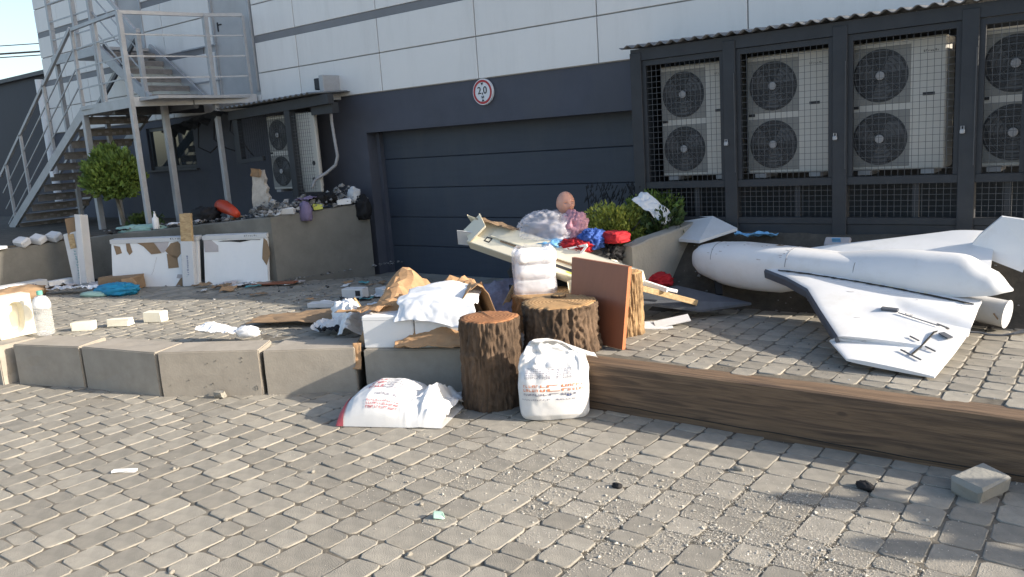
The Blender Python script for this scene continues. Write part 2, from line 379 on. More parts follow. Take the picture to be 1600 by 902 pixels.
def paver_mesh(L, W, seed):
    r = random.Random(seed); c = .024; hx, hy = W/2, L/2
    base = [(-hx+c, -hy), (hx-c, -hy), (hx, -hy+c), (hx, hy-c), (hx-c, hy), (-hx+c, hy), (-hx, hy-c), (-hx, -hy+c)]
    base = [(x+r.uniform(-.006, .006), y+r.uniform(-.006, .006)) for x, y in base]
    bb = B(); vs = []
    for ins, z in ((0, -.05), (0, -.0055), (.002, -.0018), (.006, 0)):
        for x, y in base:
            d = math.hypot(x, y); k = 1-ins*1.25/d if d else 1
            vs.append((x*k, y*k, z+(r.uniform(-.0012, .0012) if z == 0 else 0)))
    fs = [(i*8+k, i*8+(k+1) % 8, (i+1)*8+(k+1) % 8, (i+1)*8+k) for i in range(3) for k in range(8)]
    fs.append(tuple(range(24, 32)))
    bb.add(vs, fs); me = bb.mesh('paver', M['paver'], True)
    for p in me.polygons:
        if len(p.vertices) == 8: p.use_smooth = False
    return vs, fs, me
LENS = {.194: (.13, .172, .172, .215, .215, .27), .16: (.11, .15, .17, .17, .17, .215)}
PV = {(W, L): [paver_mesh(L-.008, W-.008, int(L*1000)+k) for k in range(4)] for W in LENS for L in set(LENS[W])}
def lay(region, zf, x0, x1, y0, y1, parent, seed, PW=.194):
    r = random.Random(seed); out = []
    i = 0; x = x0
    while x < x1:
        y = y0+r.uniform(0, .2); wob = r.uniform(-.004, .004)
        while y < y1:
            L = r.choice(LENS[PW]); cx, cy = x+PW/2+wob+r.uniform(-.003, .003), y+L/2; y += L
            if not region(cx, cy): continue
            P = V(cx, cy, zf(cx, cy)); d = P-CAM; dep = d.dot(FWD)
            u, v = (d.dot(RIGHT)/dep if dep > .1 else 9), (d.dot(UP)/dep if dep > .1 else 9)
            vis = dep > .1 and abs(u) < .64 and abs(v) < .365
            hide = 0
            size = L*PW*abs(d.z)/dep**3 if vis else 0
            out.append((size, cx, cy, P.z+r.uniform(-.003, .004)+.004*fbm((cx, cy, 0), .7), L, r.randrange(4), r.uniform(-.02, .02), r.uniform(-.011, .011), r.uniform(-.011, .011), r.random()))
        x += PW
    out.sort(reverse=True)
    st = B()
    for n, (size, cx, cy, z, L, k, a, tx, ty, tone) in enumerate(out):
        vs, fs, me = PV[(PW, L)][k]
        if n < 300 and size > 0:
            o = bpy.data.objects.new('paver', me); COL.objects.link(o); o.parent = parent
            o.location = (cx, cy, z); o.rotation_euler = (tx, ty, a)
        else:
            m3 = Matrix.Rotation(a, 3, 'Z') @ Matrix.Rotation(ty, 3, 'Y') @ Matrix.Rotation(tx, 3, 'X'); c = V(cx, cy, z)
            st.add([m3 @ Vector(p)+c for p in vs], fs, tone if tone != .5 else .51)
    o = tag(st.build('paver_field', M['paver_stuff'], parent, True), kind='stuff')
    for p in o.data.polygons:
        if len(p.vertices) == 8: p.use_smooth = False
lay(lambda x, y: y < front(x)+.1, lambda x, y: 0, -13.5, 2.5, -.6, 5.0, lower, 3)
lay(lambda x, y: front(x)+.22 < y < yback(x) and x < 1.5 and x > -12.4, zplat, -12.4, 1.5, 2.9, 8.3, upper, 5, .16)

# soil bank in front of the cages, planted terrace on the left, planter on the right of the gate
BANK = [(6.5, .33), (6.7, .40), (6.95, .58), (7.18, .86), (7.34, .99), (7.6, 1.0)]
def zbank(x, y):
    k = sm(-4.1, -3.5, x)
    y2 = y-.36*sm(-3.5, -2.6, x)*(1-sm(7.0, 7.4, y)); return .325+(lerp_tab(BANK, y2)-.33)*(.75+.25*k)+.02*fbm((x, y, 0), 3)*sm(.34, .45, lerp_tab(BANK, y2))
b = B(); b.grid(lambda u, v: V(-3.98+5.7*u, 6.2+1.25*v, zbank(-3.98+5.7*u, 6.2+1.25*v)), 90, 26)
tag(b.build('soil_bank', M['soil'], smooth=True), kind='structure')
TER = [(-8.78, 8.02), (-8.78, 7.86), (-9.05, 6.66), (-12.45, 5.8), (-12.65, 3.4), (-24, 3.4), (-24, 8.02)]
b = B(); b.prism([(x, y, 1.0) for x, y in TER], (0, 0, -.6))
tag(b.build('terrace_soil', M['soil']), kind='structure')
b = B(); b.grid(lambda u, v: V(-4.95+1.0*u, 6.75+1.5*v, .86+.05*fbm((u*2, v*3, 1), 2)), 12, 16)
b.span(-4.95, -3.97, 6.75, 8.2, .2, .80)
tag(b.build('planter_soil', M['soil'], smooth=False), kind='structure')

def wall_run(name, pts, z0, tops, th, m, label, cat='wall'):
    """vertical concrete wall along a ground polyline, front line given, thickness going back"""
    t = thing(name, (pts[0][0], pts[0][1], z0), label, cat)
    for i in range(len(pts)-1):
        a, c = V(*pts[i], 0), V(*pts[i+1], 0); d = (c-a).normalized(); nrm = V(d.y, -d.x, 0)
        if nrm.dot(V(0, 1, 0)) < 0 and abs(nrm.y) > .1: nrm = -nrm
        if abs(nrm.y) <= .1 and nrm.x > 0: nrm = -nrm
        g = .004 if i else 0
        a2 = a+d*g
        n = 24; bb = B(); P = []
        def fn(u, v):
            p = a2.lerp(c, u); zt = tops[i]+(tops[i+1]-tops[i])*u+.012*fbm((p.x, p.y, 0), 3, 4)
            path = [(0, z0), (0, z0+(zt-z0)*.5), (0, zt-.012), (.012, zt), (th, zt), (th, z0)]
            o_, z_ = path[round(v*5)]
            return V(p.x, p.y, z_)+nrm*(o_+.004*fbm((p.x*2, p.y*2, z_*2), 2))
        bb.grid(fn, n, 5)
        e0 = [fn(0, k/5) for k in range(6)]; e1 = [fn(1, k/5) for k in range(6)]
        bb.add(e0, [tuple(range(6))]); bb.add(e1, [tuple(range(6))])
        bb.build('wall_section', m, t)
    return t
wall_run('retaining_wall', [(-8.62, 7.87), (-9.0, 6.5), (-12.36, 5.66)], .15, [1.25, 1.21, .99], .22, M['wallconc'], 'stained grey concrete retaining wall beside the garage door, strewn with rubble on top')
wall_run('retaining_wall', [(-12.40, 5.6), (-12.56, 3.3)], .15, [.975, .97], .25, M['wallconc'], 'low stained concrete wall at the far left, below the metal stairs')
t = wall_run('planter_wall', [(-3.62, 6.40), (-3.45, 7.37)], .3, [.98, 1.085], .14, M['kerb'], 'short pale concrete planter wall running back beside the green bushes')

# ------------------------------------------------------------------ kerb blocks and timber
def block(p, q, depth, z1, label, z0=-.02, trim=.05, grp='concrete blocks along the raised kerb'):
    a, c = V(*p, 0), V(*q, 0); d = (c-a).normalized(); n = V(-d.y, d.x, 0)
    bm = bmesh.new(); poly = [a+d*.004, c-d*.004, c-d*(.004+trim)+n*depth, a+d*(.004+trim)+n*depth]
    lo = [bm.verts.new((x.x, x.y, z0)) for x in poly]; hi = [bm.verts.new((x.x, x.y, z1)) for x in poly]
    bm.faces.new(lo[::-1]); bm.faces.new(hi)
    for i in range(4): bm.faces.new((lo[i], lo[(i+1) % 4], hi[(i+1) % 4], hi[i]))
    bmesh.ops.bevel(bm, geom=list(bm.edges), offset=.009, segments=2, affect='EDGES')
    bmesh.ops.subdivide_edges(bm, edges=list(bm.edges), cuts=3, use_grid_fill=True)
    cc = (a+c)/2+n*depth/2
    for v in bm.verts:
        v.co += V(1, 1, 1)*.0
        s_ = fbm(v.co, 9, 3, 2)
        v.co += (v.co-V(cc.x, cc.y, .2)).normalized()*(.005*s_-(.014 if s_ > .55 else 0))
    me = bpy.data.meshes.new('concrete_block'); bm.to_mesh(me); bm.free(); me.materials.append(M['concrete'])
    me.transform(Matrix.Translation((-cc.x, -cc.y, 0)))
    o = bpy.data.objects.new('concrete_block', me); COL.objects.link(o); o.location = (cc.x, cc.y, 0)
    return tag(o, label, 'concrete block', grp)
block((-9.55, 2.93), (-8.60, 2.965), .36, .385, 'concrete block at the far left end of the kerb, under the cream foam block', trim=.0)
block((-8.50, 3.06), (-7.68, 3.31), .36, .392, 'concrete kerb block below the clear plastic bottle, front in shade')
block((-7.67, 3.315), (-6.70, 3.50), .36, .392, 'longest concrete kerb block, second to the right of the plastic bottle, front in shade')
block((-6.68, 3.50), (-5.85, 3.95), .36, .395, 'concrete kerb block with a pitted sunlit front, under the small white bag')
b = B(); r = random.Random(15); pa, pc = V(-6.68, 3.50, 0), V(-5.85, 3.95, 0); pdr = (pc-pa).normalized(); pnn = V(pdr.y, -pdr.x, 0)
for k in range(16):
    c = pa.lerp(pc, r.uniform(.08, .95))+V(0, 0, r.uniform(.06, .33))+pnn*.0035; rr = r.uniform(.003, .009)*(1.6 if k < 3 else 1); e_ = r.uniform(.6, 2.2 if k < 3 else 1.2)
    b.add([c+pdr*(rr*math.cos(t*.785))+V(0, 0, rr*e_*math.sin(t*.785)) for t in range(8)]+[c-pnn*.008], [tuple((t, (t+1) % 8, 8)) for t in range(8)])
pk = b.build('pits', M['wallconc'], bpy.data.objects['concrete_block.003']); pk['kind'] = 'stuff'
block((-5.83, 3.965), (-5.13, 4.375), .36, .385, 'concrete kerb block half in shadow, left of the white boxes')
block((-5.08, 4.415), (-4.16, 4.855), .36, .36, 'concrete kerb block under the white boxes, behind the lying sack')
b = B(); L0, L1 = -3.86, 1.6
def beam(u, v):
    x = L0+(L1-L0)*u; c = [(4.885, 0.0), (4.881, .08), (4.880, .18), (4.880, .29), (4.884, .345), (4.90, .354), (5.0, .356), (5.075, .352), (5.085, .33), (5.085, 0)]
    y, z = c[round(v*9)]
    return V(x, y+.003*fbm((x*.8, y*9, z*12), 1.5), z+(.004*fbm((x, 1, z), 2) if z > .3 else 0)+(-.008 if z == 0 else 0))
b.grid(beam, 160, 9)
for e in (0, 1): b.add([beam(e, k/9) for k in range(10)], [tuple(range(10))])
tb = b.build('timber_beam', M['timber'], loc=(-1.5, 4.98, 0))
tag(tb, 'long dark brown squared timber beam edging the raised paving on the right', 'timber beam')
b = B(); r = random.Random(3)
b.tube([(-3.4+.2*i, 4.8785+.001*r.uniform(-1, 1), .062+.004*r.uniform(-1, 1)-.002*i) for i in range(24)], .0035, 5)
b.build('crack', M['gap'], tb)

# ------------------------------------------------------------------ the building
bl = thing('building', (-9, 8.2, 0), 'long white panelled building with dark base and garage door', 'building')
XL, XR = -18.1, -.6
b = B(); yb = 8.03
b.span(XL, -14.5, yb, 8.4, 0, 2.742); b.span(-14.5, -12.99, yb, 8.4, 0, 1.87); b.span(-14.5, -12.99, yb, 8.4, 2.62, 2.742)
b.span(-12.99, -8.69, yb, 8.4, 0, 2.742); b.span(-8.69, -4.0, yb, 8.4, 2.215, 2.742); b.span(-4.0, XR, yb, 8.4, 0, 2.742)
b.build('base_wall', M['base'], bl)
XM = -3.15
def ztop(x): return 6.6 if x <= XM else 6.55-.96*(x-XM)  # unseen roofline, its slope shaped to place the building's cast shadow
b = B(); b.span(XL, XM, 8.035, 8.4, 2.742, 6.6); b.prism([(XM, 8.035, 2.742), (XR, 8.035, 2.742), (XR, 8.035, ztop(XR)), (XM, 8.035, 6.55)], (0, .365, 0)); b.build('joint_backing', M['jointd'], bl)
b = B(); b.span(XL+.01, XM, 8.41, 18, 0, 6.58); b.prism([(XM, 8.41, 0), (XR-.01, 8.41, 0), (XR-.01, 8.41, ztop(XR)-.02), (XM, 8.41, 6.53)], (0, 6, 0)); b.build('rear_block', M['clad'], bl)
b = B(); b.span(XL-.08, XM+.08, 7.96, 18.1, 6.61, 6.72); b.prism([(XM+.09, 7.97, 6.47), (XR+.04, 7.97, ztop(XR)+.0), (XR+.04, 7.97, ztop(XR)+.08), (XM+.09, 7.97, 6.55)], (0, 6.5, 0)); b.build('roof', M['strip'], bl)
rows = [(2.75, 3.24), (3.255, 3.695), (3.805, 4.245), (4.26, 4.645), (4.755, 5.195), (5.21, 5.595), (5.705, 6.145), (6.16, 6.60)]
xs_r = [-10.94, -9.96, -8.26, -6.57, -4.85, -3.15, -1.45, XR]
xs_l = [XL, -17.15, -16.3, -14.9]
xs_m = [-14.05, -13.45, -12.02]
rp = random.Random(4)
def panel(x0, x1, z0, z1, y0=8.0):
    bb = B(); bb.span(x0+.007, x1-.007, y0+rp.uniform(0, .004), 8.03, z0, z1, .004)
    o = bb.build('cladding_panel', M['clad'], bl); return o
for (z0, z1) in rows:
    for a, c in zip(xs_r, xs_r[1:]):
        if a < XM-.1: panel(a, c, z0, z1)
        elif z1 < ztop(c): panel(a, c, z0, z1)
        elif z0 < ztop(c)-.1:
            bb = B(); bb.prism([(a+.007, 8.0, z0), (c-.007, 8.0, z0), (c-.007, 8.0, min(z1, ztop(c)-.02)), (a+.007, 8.0, min(z1, ztop(a+.01)-.02))], (0, .03, 0)); bb.build('cladding_panel', M['clad'], bl)
    for a, c in zip(xs_l, xs_l[1:]): panel(a, c, z0, z1)
    if z1 < 5.9:
        for a, c in zip(xs_m, xs_m[1:]): panel(a, c, z0, z1)
        if z1 < 4.0: panel(-14.9, -14.05, z0, min(z1, 3.98))
        if z0 < 2.9: panel(-12.02, -10.94, 2.75, 2.93)
        elif z0 > 5.1: panel(-12.02, -10.94, z0, z1)
    else: panel(-14.9, -14.05, z0, z1); panel(-14.05, -12.02, z0, z1); panel(-12.02, -10.94, z0, z1)
for z0 in (3.70, 4.65, 5.60):
    for a, c in ((XL, -14.9), (-14.05, -12.35), (-10.94, XR if z0 < 4 else XM)):
        bb = B(); bb.span(a, c, 8.012, 8.03, z0, z0+.1); bb.build('grey_strip', M['strip'], bl)
def door(x0, x1, z0, z1, hx):
    bb = B(); bb.span(x0, x1, 8.06, 8.12, z0, z1, .005); d = bb.build('door', M['blue_door'], bl)
    bb = B(); bb.bar((hx, 8.03, z0+1.0), (hx, 8.03, z0+1.14), .02); bb.bar((hx, 8.04, z0+1.1), (hx+.1, 8.03, z0+1.1), .018); bb.build('handle', M['ink'], d)
    bb = B(); bb.span(x0-.03, x0-.002, 7.995, 8.1, z0, z1); bb.span(x1+.002, x1+.05, 7.985, 8.1, z0, z1); bb.span(x0-.03, x1+.05, 7.99, 8.1, z1+.002, z1+.04)
    bb.build('door_frame', M['steel'], d)
door(-11.97, -11.02, 2.99, 5.05, -11.88)
door(-14.85, -14.09, 4.01, 6.05, -14.2)
# window in the base wall
bb = B()
for s in ((-14.5, -14.44, 1.87, 2.62), (-13.05, -12.99, 1.87, 2.62), (-14.44, -13.05, 1.87, 1.93), (-14.44, -13.05, 2.56, 2.62), (-13.76, -13.70, 1.93, 2.56)):
    bb.span(s[0], s[1], 8.07, 8.13, s[2], s[3])
wf = bb.build('window', M['pvc'], bl)
for x0, x1 in ((-14.44, -13.76), (-13.70, -13.05)):
    bb = B(); bb.span(x0, x1, 8.095, 8.105, 1.93, 2.56); bb.build('pane', M['glass'], wf)
bb = B(); bb.span(-14.56, -12.93, 7.97, 8.07, 1.84, 1.87); bb.build('window_sill', M['steel_d'], wf)
# garage door
bb = B(); bb.span(-8.69, -4.0, 8.32, 8.36, .1, 2.3); gd = bb.build('garage_door', M['door'], bl)
for k in range(5):
    z0 = .19+.41*k; bb = B(); bb.span(-8.66, -4.05, 8.27, 8.31, z0, z0+.404, .006); o = bb.build('door_panel', M['door'], gd)
bb = B(); bb.span(-8.66, -4.05, 8.255, 8.32, .12, .188); bb.build('door_seal', M['ink'], gd)
bb = B(); bb.lathe((-8.69+.0, 8.0, 0), [(.001, 0), (.001, 0)], 3) if False else bb.span(-8.688, -8.62, 8.2, 8.3, .15, 2.2); bb.build('door_rail', M['base'], gd)
# corner downpipe
bb = B(); bb.tube([(-18.22, 7.94, 3.85), (-18.22, 7.94, 1.2)], .075, 12); bb.build('downpipe', M['sign_w'], bl)
bb = B(); bb.span(-8.7, -4.1, 7.9, 8.3, .17, .205); tag(bb.build('door_threshold', M['kerb']), kind='structure')

# round height limit sign
sg = thing('height_limit_sign', (-6.51, 8.02, 2.585), 'round white height limit sign with red rim reading 2,0 above the garage door', 'sign')
bb = B(); bb.lathe((-6.51, 8.0, 2.585), [(.155, -.012), (.158, -.006), (.158, .02)], 40, 'y'); bb.build('plate', M['sign_w'], sg)
bb = B(); n = 48
ring = lambda r, y: [V(-6.51+r*math.cos(2*math.pi*k/n), y, 2.585+r*math.sin(2*math.pi*k/n)) for k in range(n)]
a1, a2 = ring(.145, 7.985), ring(.118, 7.985); bb.add(a1+a2, [(k, (k+1) % n, n+(k+1) % n, n+k) for k in range(n)]); bb.build('red_rim', M['sign_r'], sg)
curve_text('lettering', '2,0', .125, M['ink'], sg, (-6.513, 7.984, 2.60), (1, 0, 0), (0, 0, 1))
curve_text('lettering', 'м', .06, M['ink'], sg, (-6.51, 7.984, 2.525), (1, 0, 0), (0, 0, 1))
bb = B(); y = 7.982
bb.add([(-6.53, y, 2.695), (-6.49, y, 2.695), (-6.51, y, 2.662)], [(0, 1, 2)]); bb.add([(-6.53, y, 2.472), (-6.49, y, 2.472), (-6.51, y, 2.503)], [(0, 1, 2)])
bb.build('arrow', M['ink'], sg)

# ------------------------------------------------------------------ condensing units and cages
def fan(parent, cx, y, cz, r):
    bb = B(); bb.span(cx-r-.012, cx+r+.012, y-.004, y+.01, cz-r-.012, cz+r+.012, .003); p = bb.build('fan_panel', M['ac_p'], parent)
    bb = B(); bb.lathe((cx, y-.006, cz), [(r*.985, 0), (r*.985, .003)], 40, 'y'); bb.build('fan_opening', M['ac_fan'], p)
    bb = B()
    for k in range(3):
        a0 = 2*math.pi*k/3+.4
        pts = [V(cx+q*r*math.cos(a0+e), y-.011+.004*e, cz+q*r*math.sin(a0+e)) for q, e in ((.2, 0), (.9, -.25), (.93, .35), (.7, .75), (.2, .9))]
        bb.add(pts, [(0, 1, 2, 3, 4)])
    bb.build('fan_blades', M['ac_ring'], p)
    bb = B()
    for q in (.3, .45, .6, .75, .9):
        bb.tube([V(cx+q*r*math.cos(2*math.pi*k/32), y-.018, cz+q*r*math.sin(2*math.pi*k/32)) for k in range(33)], .0028, 4, False)
    for k in range(10):
        a = 2*math.pi*k/10; bb.bar((cx+.15*r*math.cos(a), y-.018, cz+.15*r*math.sin(a)), (cx+r*math.cos(a), y-.018, cz+r*math.sin(a)), .004)
    bb.build('fan_guard', M['ac_ring'], p)
    bb = B(); bb.lathe((cx, y-.026, cz), [(r*.13, -.004), (r*.16, 0), (r*.16, .012)], 20, 'y'); bb.build('fan_hub', M['hub'], p)
def ac_unit(x, y, z, label):
    t = thing('condensing_unit', (x, y, z), label, 'air conditioner', 'air conditioning units in the wall cages')
    w_, h = .745, 1.09; bb = B()
    bb.span(x-w_/2, x+w_/2, y, y+.34, z+.02, z+h, .012); bb.build('casing', M['ac'], t)
    for cz in (.285, .81): fan(t, x-w_/2+.245, y, z+cz, .222)
    bb = B(); bb.span(x+.20, x+.29, y-.004, y+.004, z+.62, z+.645); bb.build('name_plate', M['ink'], t)
    bb = B(); marks(bb, (x+.2, y-.001, z+.965), (1, 0, 0), (0, 0, 1), (0, -1, 0), .12, .022, 1, 5, .6, 7); bb.build('printed_label', M['ink'], t)
    bb = B(); bb.span(x-.36, x-.30, y-.004, y+.004, z+.545, z+.57); bb.build('name_plate', M['ink'], t)
    for sx in (-.25, .25):
        bb = B(); bb.span(x+sx-.05, x+sx+.05, y-.015, y+.3, z-.018, z+.018); bb.build('foot', M['hub'], t)
    return t
u1 = ac_unit(-3.51, 7.56, 1.50, 'cream twin fan air conditioner in the leftmost bay of the big cage')
copy_tree(u1, (-2.62, 7.56, 1.50), 'cream twin fan air conditioner in the second cage bay from the garage door')
copy_tree(u1, (-1.70, 7.56, 1.50), 'cream twin fan air conditioner in the third cage bay, above the drone wing')
copy_tree(u1, (-.72, 7.56, 1.50), 'cream twin fan air conditioner in the last cage bay, at the right edge')

def wire_panel(parent, x0, x1, z0, z1, y, pitch=.054, t=.0032, m='wire'):
    bb = B()
    n = int((x1-x0)/pitch)
    for i in range(1, n+1):
        x = x0+i*(x1-x0)/(n+1); bb.box((x, y+.004, (z0+z1)/2), (t, t, z1-z0))
    n = int((z1-z0)/pitch)
    for i in range(1, n+1):
        z = z0+i*(z1-z0)/(n+1); bb.box(((x0+x1)/2, y, z), (x1-x0, t, t))
    return bb.build('mesh_panel', M[m], parent)
cg = thing('equipment_cage', (-2.1, 7.4, 1.0), 'large dark steel mesh cage holding air conditioners right of the garage door', 'cage')
PX = [-4.045, -3.085, -2.105, -1.135, -.68]
for i, x in enumerate(PX):
    bb = B(); bb.span(x-.06, x+.06, 7.36, 7.46, .95, 2.74, .004); p = bb.build('post', M['cage'], cg)
    if 0 < i < 4:
        bb = B(); bb.span(x+.045, x+.052, 7.352, 7.362, 1.55, 2.45); bb.build('door_gap_strip', M['ac_ring'], p)
        bb = B(); bb.span(x-.05, x-.015, 7.33, 7.36, 1.80, 1.835, .006); bb.tube([(x-.043, 7.345, 1.835), (x-.043, 7.345, 1.858), (x-.022, 7.345, 1.858), (x-.022, 7.345, 1.835)], .004, 6); bb.build('padlock', M['steel'], p)
bb = B(); bb.span(-4.1, -.62, 7.37, 7.45, 2.665, 2.775); bb.build('top_beam', M['cage'], cg)
bb = B(); bb.span(-4.1, -.62, 7.375, 7.45, 1.415, 1.478); bb.build('middle_rail', M['cage'], cg)
bb = B(); bb.span(-4.1, -.62, 7.375, 7.45, 1.075, 1.13); bb.build('bottom_rail', M['cage'], cg)
bb = B(); bb.span(-4.1, -.62, 7.385, 8.0, .85, 1.07); bb.build('plinth', M['cage'], cg)
for i, (a, c) in enumerate(zip(PX, PX[1:])):
    a, c = a+.06, c-.06
    for fr in ((a, a+.04, 1.48, 2.66), (c-.04, c, 1.48, 2.66)):
        bb = B(); bb.span(fr[0], fr[1], 7.385, 7.425, fr[2], fr[3]); bb.build('door_frame', M['cage'], cg)
    bb = B(); bb.span(a+.04, c-.04, 7.386, 7.424, 2.61, 2.66); bb.build('door_frame', M['cage'], cg)
    wire_panel(cg, a+.04, c-.04, 1.48, 2.61, 7.40); wire_panel(cg, a, c, 1.13, 1.415, 7.41)
    bb = B(); bb.span(a+.6*(c-a), a+.6*(c-a)+.05, 7.42, 7.45, 1.13, 1.415); bb.build('strut', M['cage'], cg)
bb = B(); bb.span(-4.07, -4.03, 7.46, 8.0, 1.07, 2.7); bb.build('side_sheet', M['cage'], cg)
bb = B(); bb.span(-4.0, -.64, 7.985, 8.01, 1.07, 2.7); bb.build('back_sheet', M['cage'], cg)
bb = B()
def corr(u, v): return V(-4.19+3.58*u, 7.31+.71*v, 2.80+.05*v+.016*math.sin((-4.19+3.58*u)*2*math.pi/.118))
bb.grid(corr, 33*8, 2); solid(bb.build('roof_sheet', M['roofsheet'], cg, True), .004)

# smaller damaged cage on the left
sc = thing('equipment_cage', (-10.2, 7.5, 1.35), 'small damaged cage with broken canopy on the wall behind the rubble pile', 'cage')
bb = B(); bb.span(-9.70, -9.58, 7.44, 7.54, 1.38, 2.66); bb.build('post', M['cage'], sc)
bb = B(); bb.span(-10.98, -10.86, 7.46, 7.54, 1.9, 2.66); bb.build('post', M['cage'], sc)
bb = B(); bb.bar((-11.02, 7.48, 2.62), (-8.72, 7.48, 2.69), .1, .13); bb.build('top_beam', M['cage'], sc)
bb = B(); bb.span(-9.18, -8.74, 7.5, 7.62, 2.5, 2.64); bb.build('canopy_bracket', M['cage'], sc)
bb = B(); bb.bar((-10.9, 7.48, 1.93), (-10.33, 7.48, 1.96), .05, .06); bb.build('bottom_rail', M['cage'], sc)
wire_panel(sc, -10.86, -9.7, 1.96, 2.58, 7.47, m='cage'); wire_panel(sc, -9.57, -9.17, 1.40, 2.56, 7.46, .05, .0036)
bb = B(); bb.grid(lambda u, v: V(-11.1+2.2*u, 7.3+.7*v, 2.73+.05*u+.03*v+.014*math.sin((-11.1+2.2*u)*53)), 150, 2); solid(bb.build('roof_sheet', M['roofsheet'], sc, True), .004)
r = random.Random(9)
for k in range(4):
    bb = B(); x0 = -11.05-.5*k; z0 = 2.70-.03*k
    bb.grid(lambda u, v: V(x0-.62*u, 7.25+.22*v+.1*k, z0-.10*u*u-.06*v+.02*fbm((u*3, v*3, k), 2, 2, k)+.06*math.sin(u*9+k)*v), 14, 4)
    solid(bb.build('torn_canopy_strip', M['cage'], sc), .005)
for k in range(3):
    bb = B(); x0 = -11.2-.45*k
    bb.tube([(x0, 7.6, 2.62), (x0+.15, 7.45, 2.4-.1*k), (x0+.38, 7.5, 2.2-.05*k), (x0+.45, 7.6, 2.0+.1*k)], .012, 6); bb.build('hanging_cable', M['cable'], sc)
copy_tree(u1, (-9.99, 7.62, 1.47), 'grimy air conditioner in the small damaged cage left of the garage door')
t = thing('condensing_unit', (-9.38, 7.55, 1.44), 'white slatted air conditioner side behind wire mesh next to the bent hose', 'air conditioner')
bb = B(); bb.span(-9.58, -9.20, 7.55, 7.60, 1.44, 2.55, .01); bb.build('casing', M['ac'], t)
for x, z in ((-9.33, 1.62), (-9.3, 1.85)):
    bb = B(); bb.lathe((x, 7.546, z), [(.03, -.002), (.035, .004)], 10, 'y'); bb.build('puncture', M['ink'], t)
bb = B(); pts = [(-9.06, 7.75, 2.62), (-9.03, 7.72, 2.4), (-8.98, 7.70, 2.1), (-8.96, 7.7, 1.92), (-9.0, 7.68, 1.8), (-9.12, 7.6, 1.7), (-9.22, 7.48, 1.62), (-9.27, 7.44, 1.5)]
P = []
for i in range(len(pts)-1):
    for k in range(8): P.append(Vector(pts[i]).lerp(Vector(pts[i+1]), k/8))
tag(bb.tube(P, [.020+.003*(i % 2) for i in range(len(P))], 10).build('corrugated_hose', M['hose'], smooth=True), 'grey corrugated hose hanging down the dark wall left of the garage door', 'hose')
t = thing('wall_lamp', (-9.15, 7.9, 2.85), 'grey metal floodlight bracket at the right end of the small canopy', 'lamp')
bb = B(); bb.span(-9.42, -9.2, 7.80, 7.98, 2.86, 3.02, .01); bb.build('lamp_housing', M['cage'], t)
bb = B(); bb.span(-9.19, -9.1, 7.7, 8.0, 2.7, 3.04, .006); bb.build('bracket', M['steel'], t)

# ------------------------------------------------------------------ outside metal stairs
st = thing('metal_staircase', (-12.4, 6.8, 1.0), 'grey galvanised outside staircase with landing and railings left of the building doors', 'staircase')
def part(name, m, fn, parent=st, **k):
    bb = B(); fn(bb); return bb.build(name, M[m], parent, **k)
ZL = 2.91
part('landing', 'steel', lambda q: (q.span(-13.35, -11.03, 6.36, 7.95, ZL-.02, ZL+.02), q.bar((-13.38, 6.42, ZL-.03), (-11.62, 6.30, ZL-.03), .05, .14), q.bar((-11.60, 6.28, ZL-.03), (-11.02, 7.97, ZL-.03), .05, .13), q.bar((-13.37, 6.44, ZL-.04), (-13.37, 7.9, ZL-.04), .05, .13)))
part('landing_beam', 'steel_d', lambda q: (q.bar((-13.3, 7.1, ZL-.09), (-11.3, 7.1, ZL-.09), .08, .12), q.bar((-12.4, 6.4, ZL-.09), (-12.4, 7.9, ZL-.09), .08, .12)))
for a in ((-11.60, 6.27, 1.0, 4.12), (-11.30, 7.43, 1.0, 4.12), (-11.98, 6.98, 1.0, 2.85), (-13.37, 6.43, 1.0, 2.85)):
    part('support_post', 'steel', lambda q: q.box((a[0], a[1], (a[2]+a[3])/2), (.085 if a[3] < 4 else .07, .085 if a[3] < 4 else .07, a[3]-a[2]), None, .004))
for a in ((-13.37, 6.43), (-11.04, 7.9), (-12.5, 6.36)):
    part('railing_post', 'steel', lambda q: q.box((a[0], a[1], ZL+.6), (.045, .045, 1.2)))
for p, q_ in (((-13.37, 6.43), (-11.60, 6.27)), ((-11.60, 6.27), (-11.30, 7.43)), ((-11.30, 7.43), (-11.04, 7.9)), ):
    part('handrail', 'steel', lambda q: q.bar((*p, 4.12), (*q_, 4.12), .045, .05))
    for z in (3.22, 3.52, 3.82): part('rail', 'steel', lambda q: q.bar((*p, z), (*q_, z), .016, .02))
# lower flight, down to the left along the wall; treads run across
f0, f1 = V(-13.38, 0, 2.86), V(-16.85, 0, .97)
for y in (6.42, 7.50):
    part('stringer', 'steel', lambda q: q.bar((f0.x+.02, y, f0.z), (f1.x, y, f1.z), .05, .15))
for k in range(11):
    u = (k+.5)/11; x, z = f0.x+(f1.x-f0.x)*u, f0.z+(f1.z-f0.z)*u
    t = part('tread', 'tread', lambda q: (q.span(x-.16, x+.16, 6.45, 7.47, z-.02, z+.015, .004), q.span(x+.14, x+.16, 6.45, 7.47, z-.105, z-.021)))
    o = part('tread_pattern', 'hub', lambda q: [q.span(x+.161, x+.165, 6.75+i*.12, 6.81+i*.12, z-.09+.03*(i % 2), z-.05+.03*(i % 2)) for i in range(6)], t); o['kind'] = 'stuff'
part('handrail', 'steel', lambda q: q.bar((-13.38, 6.42, 4.14), (-16.95, 6.42, 1.94), .045, .05))
for d in (.3, .6, .88): part('rail', 'steel', lambda q: q.bar((-13.38, 6.42, 4.14-d), (-16.95, 6.42, 1.94-d), .016, .02))
for x in (-14.6, -15.80, -16.6): part('railing_post', 'steel', lambda q: q.box((x, 6.42, 4.14+(x+13.38)*.616-.53), (.045, .045, 1.06)))
